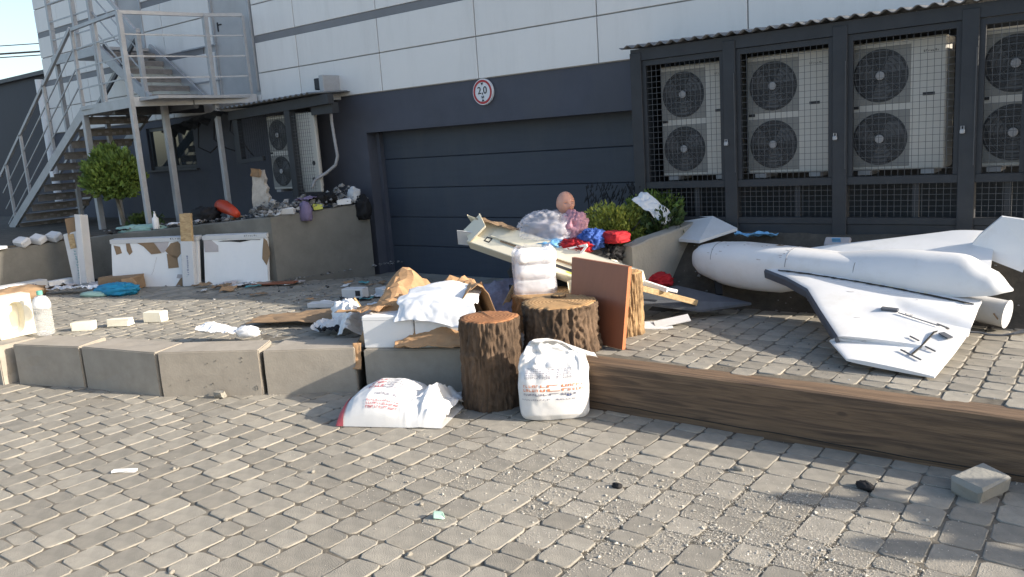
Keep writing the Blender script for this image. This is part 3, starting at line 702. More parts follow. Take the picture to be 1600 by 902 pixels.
part('handrail', 'steel', lambda q: q.bar((-13.38, 7.5, 4.14), (-16.95, 7.5, 1.94), .04, .045))
part('brace', 'steel_d', lambda q: q.bar((-12.41, 7.0, 3.98), (-13.94, 7.0, 3.05), .04, .05))
part('brace', 'steel_d', lambda q: q.bar((-12.9, 7.02, 3.15), (-13.6, 7.02, 3.95), .03, .03))
# upper flight along the wall and upper landing
g0, g1 = V(-12.35, 0, 2.95), V(-13.80, 0, 3.95)
for y in (6.98, 7.92): part('stringer', 'steel', lambda q: q.bar((g0.x, y, g0.z+.02), (g1.x, y, g1.z), .05, .16))
for k in range(6):
    u = (k+.7)/6.4; x, z = g0.x+(g1.x-g0.x)*u, g0.z+(g1.z-g0.z)*u
    part('tread', 'tread', lambda q: (q.span(x-.22, x+.05, 7.01, 7.89, z-.03, z+.005, .004), q.span(x+.03, x+.05, 7.01, 7.89, z-.08, z-.031)))
part('upper_landing', 'steel', lambda q: (q.span(-15.35, -13.78, 6.98, 7.95, 3.90, 3.95), q.bar((-15.36, 6.98, 3.87), (-13.78, 6.98, 3.87), .05, .13)))
for x, y, z0, z1 in ((-15.30, 7.02, 1.0, 5.15), (-14.4, 7.0, 3.95, 5.15), (-13.78, 6.98, 1.0, 5.15), (-12.45, 6.98, 2.95, 4.05)):
    part('support_post', 'steel', lambda q: q.box((x, y, (z0+z1)/2), (.07, .07, z1-z0), None, .004))
part('handrail', 'steel', lambda q: q.bar((-15.30, 7.0, 5.12), (-13.78, 6.98, 5.12), .045, .05))
part('handrail', 'steel', lambda q: q.bar((-13.78, 6.98, 5.12), (-12.42, 6.98, 3.96), .045, .05))
for d in (.3, .6, .9):
    part('rail', 'steel', lambda q: q.bar((-15.30, 7.0, 5.12-d), (-13.78, 6.98, 5.12-d), .016, .02))
    part('rail', 'steel', lambda q: q.bar((-13.78, 6.98, 5.12-d), (-12.42, 6.98, 3.98-d), .016, .02))
for z in (3.25, 3.8): part('rail', 'steel', lambda q: q.bar((-11.9, 7.97, z), (-12.9, 7.97, z), .016, .02))
bx = B(); bx.box((-14.75, 6.385, 1.93), (.12, .02, .10), None, .004)
bx.build('step_plate', M['sign_w'], st)

# ------------------------------------------------------------------ neighbours behind: dark hall and cables
nb = thing('dark_hall', (-49, 21, 0), 'dark navy flat roofed hall behind the stairs at the left edge', 'building')
Rn = rotz(0)
bb = B(); bb.box((-49, 21, 2.45), (46, 18, 4.9), Rn); bb.build('wall', M['navy'], nb)
bb = B(); bb.box((-49, 21, 4.96), (46.3, 18.3, .12), Rn); bb.build('roof_edge', M['steel_d'], nb)
for k, (dz, dy, rr) in enumerate(((0, 0, .03), (-.28, .1, .06), (-.42, .0, .035), (-1.75, 0, .025))):
    bb = B(); P = [V(-34+30*(i/12-.55)*.9, 13+26*(i/12-.5)*.9+dy, 7.0+dz-.5*math.sin(math.pi*i/12)*.6) for i in range(13)]
    bb.tube(P, rr*.6, 5); tag(bb.build('overhead_cable', M['cable']), ['thin black overhead cable, topmost of those crossing the sky at the left', 'thick twisted black overhead cable in the sky left of the building', 'thin black overhead cable just under the thick twisted one', 'lowest thin overhead cable just above the dark hall roof'][k], 'cable', 'overhead cables in the left sky')

# ------------------------------------------------------------------ plants
def leaves(bb, centre, rad, n, size, seed, fn=None, up=.3):
    r = random.Random(seed); c = Vector(centre)
    for i in range(n):
        d = V(r.gauss(0, 1), r.gauss(0, 1), r.gauss(0, 1)).normalized(); q = r.random()**.38
        k = 1+.34*fbm(d*1.0, 2.4, 3, seed)
        p = c+V(d.x*rad[0], d.y*rad[1], d.z*rad[2])*q*k
        if fn and not fn(p): continue
        cl = fbm(p, 7, 2, seed)
        if cl < -.28: continue
        ax = (d+V(r.gauss(0, .5), r.gauss(0, .5), r.gauss(0, .5)+up)).normalized(); sd_ = ax.orthogonal().normalized(); sd_ = Matrix.Rotation(r.random()*6.3, 3, ax) @ sd_
        s = size*r.uniform(.6, 1.4); wd = s*.28
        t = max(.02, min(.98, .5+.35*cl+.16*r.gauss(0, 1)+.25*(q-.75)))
        bb.add([p-ax*s*.5, p+sd_*wd, p+ax*s*.6, p-sd_*wd], [(0, 1, 2, 3)], t)
tp = thing('topiary_tree', (-12.75, 6.45, 1.0), 'round clipped green topiary tree on a thin trunk in front of the metal stairs', 'tree')
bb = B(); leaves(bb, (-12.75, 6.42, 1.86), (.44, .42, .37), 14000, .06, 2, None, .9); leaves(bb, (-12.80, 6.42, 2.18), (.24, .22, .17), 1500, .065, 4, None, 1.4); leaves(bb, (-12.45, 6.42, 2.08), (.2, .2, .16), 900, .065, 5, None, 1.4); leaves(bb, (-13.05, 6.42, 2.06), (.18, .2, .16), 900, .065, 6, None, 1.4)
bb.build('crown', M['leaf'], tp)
bb = B(); bb.tube([(-12.68, 6.45, 1.0), (-12.72, 6.44, 1.25), (-12.76, 6.43, 1.5), (-12.75, 6.42, 1.85)], [.035, .03, .028, .02], 8)
for k in range(7):
    a = k*.9; bb.tube([(-12.75, 6.42, 1.5+.05*k), (-12.75+.3*math.cos(a), 6.42+.28*math.sin(a), 1.75+.06*k)], [.014, .005], 5)
bb.build('trunk', M['trunk'], tp)
def bush(label, c, rad, n, size, m, seed, grp='bushes in the planter by the garage door'):
    t = thing('bush', (c[0], c[1], c[2]-rad[2]*.6), label, 'bush', grp)
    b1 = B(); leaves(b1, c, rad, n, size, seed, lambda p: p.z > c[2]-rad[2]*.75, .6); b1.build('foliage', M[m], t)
    b2 = B(); r = random.Random(seed)
    for k in range(9):
        a = r.random()*6.28; q = r.uniform(.3, .8)
        b2.tube([(c[0], c[1], c[2]-rad[2]*.75), (c[0]+rad[0]*q*.5*math.cos(a), c[1]+rad[1]*q*.5*math.sin(a), c[2]-rad[2]*.1), (c[0]+rad[0]*q*math.cos(a), c[1]+rad[1]*q*math.sin(a), c[2]+rad[2]*.5)], [.012, .008, .004], 5)
    b2.build('stems', M['trunk'], t)
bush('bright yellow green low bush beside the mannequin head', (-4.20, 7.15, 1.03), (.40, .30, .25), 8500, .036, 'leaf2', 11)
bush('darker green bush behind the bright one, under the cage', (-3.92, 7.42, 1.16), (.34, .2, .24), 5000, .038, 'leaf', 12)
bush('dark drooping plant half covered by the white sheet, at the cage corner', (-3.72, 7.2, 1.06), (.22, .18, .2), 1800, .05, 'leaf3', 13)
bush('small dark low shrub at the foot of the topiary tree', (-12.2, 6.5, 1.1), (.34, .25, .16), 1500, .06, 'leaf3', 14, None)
bb = B(); r = random.Random(5)
for k in range(14):
    a = r.uniform(0, 6.28); x, y = -4.25+.5*r.uniform(-1, 1), 7.5+.1*r.uniform(-1, 1)
    bb.tube([(x, y, .95), (x+.05*math.cos(a), y, 1.25), (x+.16*math.cos(a), y+.05*math.sin(a), 1.40+.06*r.random())], [.008, .007, .004], 4)
    for q in range(10):
        p = V(x+.12*math.cos(a), y, 1.33)+V(r.uniform(-.06, .06), r.uniform(-.05, .05), r.uniform(-.1, .1)); bb.add([p, p+V(.03, 0, .02), p+V(.02, .01, .06)], [(0, 1, 2)])
tag(bb.build('withered_plant', M['black']), 'dark withered stalks sticking up behind the green bushes', 'plant')

# ------------------------------------------------------------------ tree stumps
def stump(c, rad, z0, z1, mb, mc, label, seed, tilt=(0, 0), crack=None, grp='cut tree stumps by the timber beam'):
    t = thing('tree_stump', (c[0], c[1], z0), label, 'tree stump', grp); h = z1-z0
    def outline(th, z):
        d = V(math.cos(th), math.sin(th), 0)
        base = 1+.06*fbm(d, 1.2, 2, seed)
        wz = .5*fbm((d.x*1.5, d.y*1.5, z*5), 1.3, 2, seed+5); rd = ridge((d.x*2.6+wz*.5, d.y*2.6-wz*.5, z*1.6+wz), 2.0, seed)-.6*max(0, ridge((d.x*3+5, d.y*3, z*5), 1.7, seed+2)-.6)
        return rad*base*(1+.085*rd+.025*fbm((d.x*9, d.y*9, z*9), 2, 2, seed))*(1+.05*(1-sm(0, .15, z)))
    bb = B()
    def side(u, v):
        th = 2*math.pi*u; z = h*v; rr = outline(th, z)*(1-.02*sm(.97, 1, v))
        return V(c[0]+rr*math.cos(th)+tilt[0]*z, c[1]+rr*math.sin(th)+tilt[1]*z, z0+z-(.006 if v == 1 else 0))
    bb.grid(side, 230, 40, True); bb.build('bark', M[mb], t, True)
    bb = B(); n = 100; vs = [V(c[0]+tilt[0]*h, c[1]+tilt[1]*h, z1+.002)]
    for q in (.35, .7, .93, .985):
        for k in range(n):
            th = 2*math.pi*k/n; rr = outline(th, h)*q
            vs.append(V(c[0]+rr*math.cos(th)+tilt[0]*h, c[1]+rr*math.sin(th)+tilt[1]*h, z1+.004*fbm((rr*math.cos(th), rr*math.sin(th), 0), 9, 2, seed)-(.012 if q > .95 else 0)))
    fs = [(0, 1+k, 1+(k+1) % n) for k in range(n)]+[(1+j*n+k, 1+j*n+(k+1) % n, 1+(j+1)*n+(k+1) % n, 1+(j+1)*n+k) for j in range(3) for k in range(n)]
    bb.add(vs, fs); top = bb.build('cut_face', M[mc], t, True)
    if crack:
        bb = B(); a0 = V(c[0]+tilt[0]*h, c[1]+tilt[1]*h, z1+.0065); d = V(math.cos(crack), math.sin(crack), 0); s_ = V(-d.y, d.x, 0); r = random.Random(seed)
        P = [a0+d*rad*q+s_*r.uniform(-.008, .008) for q in (-.55, -.2, .1, .35, .6, .8, .98)]
        for i in range(6):
            w0, w1 = .001+.0012*i, .001+.0012*(i+1); bb.quad(P[i]-s_*w0, P[i]+s_*w0, P[i+1]+s_*w1, P[i+1]-s_*w1)
        bb.build('crack', M['gap'], top)
    return t
stump((-3.92, 4.67), .212, 0, .685, 'bark', 'cut', 'dark barked stump with reddish sawn top standing on the lower paving beside the sack', 21, (.02, .0), 2.6)
stump((-3.57, 5.13), .275, .358, .735, 'bark', 'cut2', 'wider stump with pale split sawn top behind the standing sack', 22, (0, 0), -.25)
stump((-3.36, 5.76), .15, .33, .87, 'bark2', 'cut2', 'tall pale barked stump standing behind the brown board', 23, (.0, .0))
stump((-4.12, 5.72), .27, .33, .665, 'bark2', 'cut2', 'low weathered stump carrying the white foam stack', 24)
stump((-3.66, 5.26), .055, .33, .76, 'bark', 'cut2', 'small thin log end peeping out behind the wide stump', 25)

# ------------------------------------------------------------------ sacks
def sack_stand():
    c = V(-3.335, 4.66, 0); t = thing('sack', c, 'full white sack standing upright with twisted top and red print, by the timber beam', 'sack', 'white sacks on the lower paving')
    Rz = rotz(R(36))
    def S(u, v):
        th = 2*math.pi*u; h = .56*v
        wx = lerp_tab([(0, .235), (.05, .25), (.4, .258), (.62, .252), (.78, .232), (.87, .205), (.94, .20), (1, .17)], v)
        wy = lerp_tab([(0, .135), (.08, .16), (.4, .168), (.6, .15), (.75, .10), (.85, .06), (.93, .045), (1, .02)], v)
        n = 3.4; cx, sx = math.cos(th), math.sin(th)
        x = wx*abs(cx)**(2/n)*(1 if cx >= 0 else -1); y = wy*abs(sx)**(2/n)*(1 if sx >= 0 else -1)
        p = V(x, y, h); k = .18+1.25*sm(.42, .85, v)
        cr = ridge((x*3.0, y*4, h*2.2), 2.6, 4)
        x += .016*k*cr; y += (.022*k*cr if v < .98 else 0); 
        z = h+.03*k*fbm((x, y, h), 6, 2, 9)*sm(.5, 1, v)
        top = sm(.72, 1, v)
        z += top*(.05*(-x/.2)*.6+.0); x += top*.015
        if v > .86 and x > .06: x += .10*sm(.86, .95, v)*sm(.06, .2, x); z -= .075*sm(.86, .95, v)*sm(.06, .2, x)
        return c+Rz @ V(x, y, max(.004, z))
    bb = B(); bb.grid(S, 110, 70, True); bb.add([S(k/40, 1) for k in range(40)], [tuple(range(40))]); bb.add([S(k/40, 0) for k in range(40)], [tuple(range(40))])
    body = bb.build('sack_body', M['sack'], t, True)
    def strokes(u0, u1, v0, v1, rows, chars, seed, m, nm):
        r = random.Random(seed); q = B()
        for j in range(rows):
            va = v1-(j+.9)*(v1-v0)/rows; vb = va+(v1-v0)/rows*.62
            for i in range(chars):
                ua = u0+(u1-u0)*(i+.08)/chars; ub = ua+(u1-u0)/chars*r.uniform(.45, .85); vm = (va+vb)/2
                st_ = (ub-ua)*.3; k = r.randrange(4)
                segs = [(ua, ua+st_, va, vb)]+([(ua, ub, vb-(vb-va)*.25, vb)] if k < 2 else [])+([(ub-st_, ub, va, vb)] if k in (1, 2) else [])+([(ua, ub, va, va+(vb-va)*.25)] if k > 1 else [])
                for a, b_, d, e in segs:
                    P = []
                    for uu, vv in ((a, d), (b_, d), (b_, e), (a, e)):
                        p = S(uu, vv); ax = c+V(0, 0, p.z); o = (p-ax); o.z = 0; P.append(p+o.normalized()*.0035)
                    q.quad(*P)
        q.build(nm, M[m], t if False else body)
    strokes(.62, .88, .40, .50, 2, 13, 1, 'inko', 'red_print'); strokes(.62, .82, .345, .39, 1, 13, 2, 'inkp', 'grey_print'); strokes(.60, .90, .285, .31, 1, 26, 3, 'inkp', 'grey_print'); strokes(.63, .80, .56, .68, 6, 14, 4, 'inkp', 'grey_print')
    strokes(.775, .80, .33, .375, 1, 1, 5, 'inkb', 'blue_print')
sack_stand()
def sack_lie():
    # half empty sack: quadrilateral footprint, filled end to the left, empty flattened end to the right
    A_, B_, C_, D_ = V(-4.63, 3.70, 0), V(-3.88, 4.03, 0), V(-4.13, 4.66, 0), V(-4.86, 4.22, 0)
    t = thing('sack', (-4.3, 4.1, 0), 'half empty white sack lying flat in front of the kerb with a red corner', 'sack', 'white sacks on the lower paving')
    nrm = V(-.42, .91, 0)
    def S(u, v):
        P = A_.lerp(B_, u).lerp(D_.lerp(C_, u), v); e = max(0, 1-abs(2*v-1)**3.2)
        hh = lerp_tab([(0, .004), (.012, .09), (.05, .145), (.14, .205), (.28, .25), (.48, .245), (.60, .195), (.70, .13), (.86, .085), (1, .03)], u)*(.86+.14*math.sin(math.pi*v))
        k = .22+1.5*sm(.48, .72, u); cr = ridge((P.x*2.2, P.y*2.2, .3), 2.3, 7); cr2 = ridge((P.x*5, P.y*2.5, 2), 2.6, 9)
        z = .006+hh*e**.5+(.020*k*cr+.010*k*cr2)*min(1, e*2.5)
        if u > .66: z += .07*math.exp(-((u-.80)/.055)**2-((v-.45)/.28)**2)
        P = P+nrm*(-.035*math.sin(math.pi*min(1, u*1.5))*(1-v)*min(1, 4*v)) if v < .25 else P
        return V(P.x, P.y, max(z, .005))
    bb = B(); bb.grid(lambda u, v: S(u, v), 90, 56); bb.grid(lambda u, v: S(u, v)*1 if v in (0, 1) else V(S(u, v).x, S(u, v).y, .003), 20, 12)
    body = bb.build('sack_body', M['sack'], t, True)
    q = B(); q.grid(lambda u, v: S(.003+.075*u, .0+v*.42)+V(-.004, -.008, .003), 6, 20); q.build('red_corner', M['inkr'], body, True); bpy.context.view_layer.update()
    def strokes(u0, u1, v0, v1, rows, chars, seed, m):
        r = random.Random(seed); q = B()
        for j in range(rows):
            for i in range(chars):
                ua = u0+(u1-u0)*(i+.1)/chars; ub = ua+(u1-u0)/chars*r.uniform(.5, .85); va = v0+(v1-v0)*(rows-1-j+.1)/rows; vb = va+(v1-v0)/rows*.6; st_ = (ub-ua)*.3
                k = r.randrange(4); segs = [(ua, ua+st_, va, vb)]+([(ua, ub, vb-(vb-va)*.25, vb)] if k < 2 else [])+([(ub-st_, ub, va, vb)] if k in (1, 2) else [])+([(ua, ub, va, va+(vb-va)*.25)] if k > 1 else [])
                for p0, p1, p2, p3 in segs: q.quad(*[S(x_, y_)+V(0, 0, .003)-nrm*.003 for x_, y_ in ((p0, p2), (p1, p2), (p1, p3), (p0, p3))])
        q.build('print', M[m], body)
    strokes(.24, .38, .30, .62, 3, 5, 1, 'inkr'); strokes(.34, .56, .20, .26, 1, 12, 2, 'inkp'); strokes(.28, .58, .06, .15, 3, 14, 3, 'inkr'); strokes(.20, .26, .34, .42, 1, 2, 4, 'inkb'); strokes(.38, .54, .3, .6, 5, 9, 5, 'inkp')
sack_lie()

# ------------------------------------------------------------------ the crashed drone
dr = thing('drone', (-1.9, 6.6, .35), 'large white crashed delta wing drone lying on the raised paving', 'drone')
A, Z = V(-3.30, 6.98, .80), V(-.80, 6.60, .735); ad = (Z-A).normalized(); asd = V(ad.y, -ad.x, 0).normalized()   # asd points to the near wing
aup = asd.cross(ad).normalized(); aup = aup if aup.z > 0 else -aup
LEN = (Z-A).length
def fus(u, v):
    th = 2*math.pi*v
    hw = lerp_tab([(0, .02), (.012, .075), (.04, .125), (.09, .165), (.1, .175), (.2, .205), (.4, .20), (.6, .175), (.8, .14), (.95, .10), (1, .05)], u)
    hu = lerp_tab([(0, .02), (.012, .08), (.04, .13), (.09, .16), (.2, .18), (.4, .17), (.6, .15), (.8, .12), (.95, .08), (1, .05)], u)
    hd = lerp_tab([(0, .02), (.012, .09), (.04, .145), (.09, .18), (.14, .215), (.2, .23), (.27, .235), (.36, .225), (.46, .16), (.6, .08), (.8, .06), (.95, .05), (1, .03)], u)
    n = 2.5; c, s = math.cos(th), math.sin(th)
    x = hw*abs(c)**(2/n)*(1 if c > 0 else -1); z = (hu if s > 0 else hd)*abs(s)**(2/n)*(1 if s > 0 else -1)
    return A+ad*(LEN*u)+asd*x+aup*z
b = B(); us = [0, .004, .012, .025, .04, .06, .09]+[.09+.91*k/44 for k in range(1, 45)]
b.grid(lambda i, v: fus(us[round(i*(len(us)-1))], v), len(us)-1, 48); b.add([fus(1, k/48) for k in range(48)], [tuple(range(48))])
fo = b.build('fuselage', M['drone'], dr, True, weld=True)
for u in (.115, .40, .62):
    b = B(); P = [fus(u, .02+.46*k/24) for k in range(25)]; P = [p+(p-(A+ad*(LEN*u))).normalized()*.0005 for p in P]; b.tube(P, .0028, 4, False); b.build('panel_seam', M['strip'], fo)
for u, v in ((.33, .235), (.72, .2)):
    b = B(); p = fus(u, v); q_ = fus(u+.022, v+.01); p2 = fus(u, v+.03); q2 = fus(u+.022, v+.03)
    e = aup*.003; b.quad(p+e, q_+e, q2+e, p2+e); b.build('scuff', M['carton_b'], fo)
# wing root fairing blends and near wing
LEp = [(-2.50, 6.66, .765), (-2.27, 6.52, .73), (-2.05, 6.35, .68), (-1.84, 6.00, .595), (-1.62, 5.66, .50), (-1.69, 5.70, .462), (-1.50, 5.42, .42)]
TEp = [(-.88, 6.53, .635), (-.885, 6.42, .61), (-.885, 6.3, .575), (-.89, 6.05, .505), (-.92, 5.78, .445), (-.925, 5.74, .437), (-.97, 5.40, .372)]
def wing_fn(LE, TE, thick, dent=None):
    LE = [Vector(p) for p in LE]; TE = [Vector(p) for p in TE]; n = len(LE)-1
    def f(s, c, side):
        x = s*n; i = min(int(x), n-1); q = x-i
        a = LE[i].lerp(LE[i+1], q); e = TE[i].lerp(TE[i+1], q); p = a.lerp(e, c)
        t = thick*(1-.55*s)*(.35+1.5*math.sqrt(max(c, 0))*(1-c)**.9)*(1-.0*c)
        p = p+V(0, 0, (t if side else -t*.55))
        if dent and side: p.z += dent(p)
        return p
    return f
def dent(p):
    # shallow trough and ridge running back from the middle of the wing to the trailing edge
    a = V(-1.55, 6.28, 0); d = (V(-.9, 6.05, 0)-a); t = max(0, min(1, (V(p.x, p.y, 0)-a).dot(d)/d.length_squared)); q = a+d*t; dist = (V(p.x, p.y, 0)-q).length*(1 if p.y > q.y else -1)
    return (-.040*math.exp(-((dist-.02)/.07)**2)+.02*math.exp(-((dist+.12)/.09)**2))*sm(.0, .3, t)
def wing(name, LE, TE, thick, dn, lo=1.0):
    f = wing_fn(LE, TE, thick, dn); bb = B(); ns, nc = (len(LE)-1)*8, 48
    bb.grid(lambda s, c: f(s, c, True), ns, nc); bb.grid(lambda s, c: f(s, c, False), ns, nc)
    bb.add([f(0, k/nc, True) for k in range(nc+1)]+[f(0, k/nc, False) for k in range(nc+1)], [(k, k+1, nc+2+k, nc+1+k) for k in range(nc)])
    bb.add([f(1, k/nc, True) for k in range(nc+1)]+[f(1, k/nc, False) for k in range(nc+1)], [(k, k+1, nc+2+k, nc+1+k) for k in range(nc)])
    bb.add([f(k/ns, 0, True) for k in range(ns+1)]+[f(k/ns, 0, False) for k in range(ns+1)], [(k, k+1, ns+2+k, ns+1+k) for k in range(ns)])
    bb.add([f(k/ns, 1, True) for k in range(ns+1)]+[f(k/ns, 1, False) for k in range(ns+1)], [(k, k+1, ns+2+k, ns+1+k) for k in range(ns)])
    o = bb.build(name, M['drone'], dr, True, weld=True)
    md = o.modifiers.new('edges', 'EDGE_SPLIT'); md.split_angle = R(40)
    return o, f
near, nf = wing('wing', LEp, TEp, .042, dent)
far_, ff = wing('wing', [(-2.55, 6.84, .86), (-2.1, 6.93, .935), (-1.6, 7.05, .995), (-1.22, 7.14, 1.045)], [(-.86, 6.70, .80), (-.87, 6.84, .87), (-.88, 7.0, .95), (-.92, 7.16, 1.05)], .04, None)
# leading edge tape, its dark colour standing in for shade on that face
b = B(); LEv = [Vector(p) for p in LEp[:5]]
for p, q in zip(LEv, LEv[1:]):
    d = (q-p).normalized(); o = d.cross(V(0, 0, 1)).normalized(); o = o if o.x < 0 else -o
    k = .012
    b.prism([p+o*.004+V(0, 0, .014), p+o*.016+V(0, 0, -.005), p+o*.010+V(0, 0, -.06), p+o*-.02+V(0, 0, -.05)], (q-p)*1.004)
b.build('shaded_edge_tape', M['drone_d'], near)
# jagged dark joint along the wing root
b = B(); r = random.Random(2); P = []
for k in range(46):
    c = .03+.95*k/45; p = nf(.05+.12*c, c, True); P.append(p+V(r.uniform(-.004, .004), r.uniform(-.006, .006), .007))
for k in range(45): b.bar(P[k], P[k+1], r.uniform(.008, .026), .006)
b.build('root_gap', M['gap'], near)
b = B(); r = random.Random(8)
for k in range(10):
    p = nf(.10, .42+.035*k*r.uniform(.8, 1.1), True)+V(0, .01, .004); b.box(p, (r.uniform(.02, .05), r.uniform(.008, .02), .006), rotz(r.uniform(-.5, .5)))
b.build('torn_skin', M['cream'], near)
def on_near(x, y):
    best = None
    for i in range(41):
        for j in range(41):
            p = nf(i/40, j/40, True); d = (p.x-x)**2+(p.y-y)**2
            if best is None or d < best[0]: best = (d, p)
    return best[1]
def pln(n_, m_, pts, h=.005, wd=.012, par=near):
    bb = B(); Q = [on_near(*p)+V(0, 0, h) for p in pts]
    for a, c in zip(Q, Q[1:]): bb.bar(a, c, wd, .008)
    return bb.build(n_, M[m_], par)
p = on_near(-1.40, 6.11); bb = B(); dx = (nf(.6, .9, True)-nf(.6, .3, True)).normalized(); bb.box(p+V(0, 0, .006), (.115, .062, .02), Matrix((dx, V(0, 0, 1).cross(dx).normalized(), dx.cross(V(0, 0, 1).cross(dx).normalized()))).transposed(), .006); h_ = bb.build('servo_hatch', M['drone_d'], near)
pln('control_rod', 'strip', [(-1.33, 6.08), (-1.2, 6.04), (-1.06, 6.0)], .012, .006)
# broken elevon bracket: long dark bar with cross pieces
br = pln('elevon_bracket', 'gap', [(-1.02, 6.08), (-1.06, 5.9), (-1.12, 5.72), (-1.15, 5.62)], .012, .009)
for pts in (((-1.10, 6.11), (-1.0, 6.05)), ((-1.22, 5.66), (-1.07, 5.57)), ((-1.19, 5.80), (-1.13, 5.77)), ((-1.09, 5.74), (-1.02, 5.70))):
    pln('bracket_arm', 'steel_d', pts, .013, .008, br)
pln('hinge_block', 'drone_d', [(-1.03, 5.90), (-.975, 5.88)], .012, .05, br)
b = B(); r = random.Random(21)
for k in range(12):
    p = nf(r.uniform(.12, .97), r.uniform(.08, .97), True)+V(0, 0, .0022); a = r.uniform(0, 3.1); b.box(p, (r.uniform(.01, .05), r.uniform(.002, .006), .0012), rotz(a))
b.build('scratches', M['carton_p'], near)['kind'] = 'stuff'
b = B(); r = random.Random(22)
for k in range(30):
    u = r.uniform(.03, .42); v = r.uniform(.04, .34); p = fus(u, v); q = fus(u+.004, v+.0); n_ = (p-(A+ad*(LEN*u))).normalized(); b.box(p+n_*.0006, (r.uniform(.008, .03), r.uniform(.003, .009), .0016), Matrix((ad, n_.cross(ad).normalized(), n_)).transposed())
b.build('scratches', M['carton_p'], fo)['kind'] = 'stuff'
pln('elevon_seam', 'strip', [(-1.27, 6.22), (-1.3, 6.12)], .004, .006)
# rear cowl, fin and engine tube
def cowl(u, v):
    th = math.pi*(1.16*v-.08); uu = .40+.64*u; x0 = A+ad*(LEN*uu); k = sm(0, .6, u)*(1-.72*sm(.72, 1, u)**1.5)
    hw = lerp_tab([(0, .17), (.4, .195), (.65, .195), (.85, .155), (.94, .12), (.98, .07), (1, .01)], u)
    return x0+asd*(hw*math.cos(th)-.02*k)+aup*(-.02+(.15+.085*k)*math.sin(th)*(1-.35*sm(.8, .95, u))*(1-.9*sm(.93, 1, u)))
b = B(); b.grid(cowl, 44, 30); b.add([cowl(1, k/30) for k in range(31)], [tuple(range(31))]); cw = b.build('engine_cowl', M['drone'], dr, True)
b = B(); fin = [V(-1.06, 7.02, .93), V(-.98, 7.03, 1.05), V(-.84, 7.04, 1.19), V(-.66, 6.98, 1.17), V(-.64, 6.93, .92), V(-.68, 6.9, .80)]
b.prism(fin, (.004, -.022, -.006)); b.build('tail_fin', M['drone'], dr)
b = B(); e0 = V(-1.3, 6.95, .55); e1 = V(-.755, 6.84, .485); b.tube([e0, e0.lerp(e1, .5), e1-(e1-e0)*.04, e1], [.10, .10, .10, .107], 24); en = b.build('engine_tube', M['drone'], dr, True)
en.modifiers.new('edges', 'EDGE_SPLIT').split_angle = R(40)
b = B(); q = e0.lerp(e1, .86); b.bar(q+V(.0, -.103, .012), q+V(.03, -.106, -.03), .03, .006); b.build('scuff', M['carton_b'], en)
b = B(); b.bar((-3.02, 6.86, .64), (-2.98, 6.80, .50), .06, .04); b.build('skid', M['black'], dr)
b = B(); r = random.Random(4); P = [V(-1.05+.07*k, 6.62+.02*k+.02*r.uniform(-1, 1), .37+.012*math.sin(k*1.3)) for k in range(8)]
b.tube(P, .009, 5); b.bar(P[5], P[5]+V(.09, .06, .03), .02, .012)
tag(b.build('broken_rod', M['drone_d']), 'dark bent broken rod on the paving under the drone tail tube', 'debris')

# ------------------------------------------------------------------ brown board and the pile behind the stumps
b = B(); p0, p1 = V(-3.10, 5.26, .36), V(-3.70, 5.45, .36); lean = V(.10, .22, 0)*.35
dd = (p1-p0).normalized(); nn = V(-dd.y, dd.x, 0); nn = nn if nn.y > 0 else -nn
tb_ = thing('board', (-3.4, 5.45, .36), 'upright reddish brown laminate board leaning against the tall stump', 'board')
P = [p0, p1, p1+V(-.06, 0, .645)+nn*.13, p0+V(-.015, 0, .625)+nn*.12]
b.prism(P, nn*.028); b.build('panel', M['board'], tb_)
b = B(); o = -dd*.004; b.prism([P[0]+o-nn*.002, P[3]+o-nn*.002, P[3]+o+nn*.03, P[0]+o+nn*.03], dd*.0035); b.build('sunlit_edge', M['board_e'], tb_)  # right edge in brighter orange, sunlight put into the board's colour

def crumple(name, c, sx, sy, seed, m, label, cat, rot=0, amp=.06, fs=3.0, drop=None, th=.004, n=48, parent=None, tiltx=0, tilty=0, hf=.35, group=None, edge=.0, an=(1, 1), facet=0):
    """crumpled sheet of paper, cloth or plastic"""
    Rz = rotz(R(rot)); c = Vector(c); Rt = eul(tiltx, tilty, 0); r = random.Random(seed)
    def f(u, v):
        x, y = (u-.5)*sx, (v-.5)*sy
        ew = edge*fbm((u*4, v*4, seed), 1.5, 2, seed); x *= 1+ew; y *= 1+ew*.8
        xa, ya = x*an[0], y*an[1]; z = amp*(ridge((xa, ya, seed*.37), fs, seed)*.6+.4*fbm((xa, ya, 0), fs*.6, 2, seed+3))+amp*hf*ridge((xa, ya, 4), fs*2.7, seed+1)
        if drop: z += drop(u, v)
        q = Rt @ V(x+amp*.3*fbm((x, y, 9), fs, 2, seed), y+amp*.3*fbm((x, y, 5), fs, 2, seed+2), z)
        return c+Rz @ q
    bb = B()
    if facet:
        n = n//facet; jr = [[(r.uniform(-.38, .38), r.uniform(-.38, .38), r.uniform(-1, 1)) for _ in range(n+1)] for _ in range(n+1)]
        def g(i, j):
            a, b_, c_ = jr[i][j]; p = f(min(1, max(0, (i+(a if 0 < i < n else 0))/n)), min(1, max(0, (j+(b_ if 0 < j < n else 0))/n))); return p+V(0, 0, amp*.13*c_)
        bb.add([g(i, j) for j in range(n+1) for i in range(n+1)], [t for j in range(n) for i in range(n) for q in [(j*(n+1)+i, j*(n+1)+i+1, (j+1)*(n+1)+i+1, (j+1)*(n+1)+i)] for t in (((q[0], q[1], q[2]), (q[0], q[2], q[3])) if (i*7+j*3) % 2 else ((q[0], q[1], q[3]), (q[1], q[2], q[3])))])
    else: bb.grid(f, n, n)
    o = bb.build(name, M[m], parent, not facet, None if parent else c)
    solid(o, th)
    if not parent: tag(o, label, cat, group)
    return o
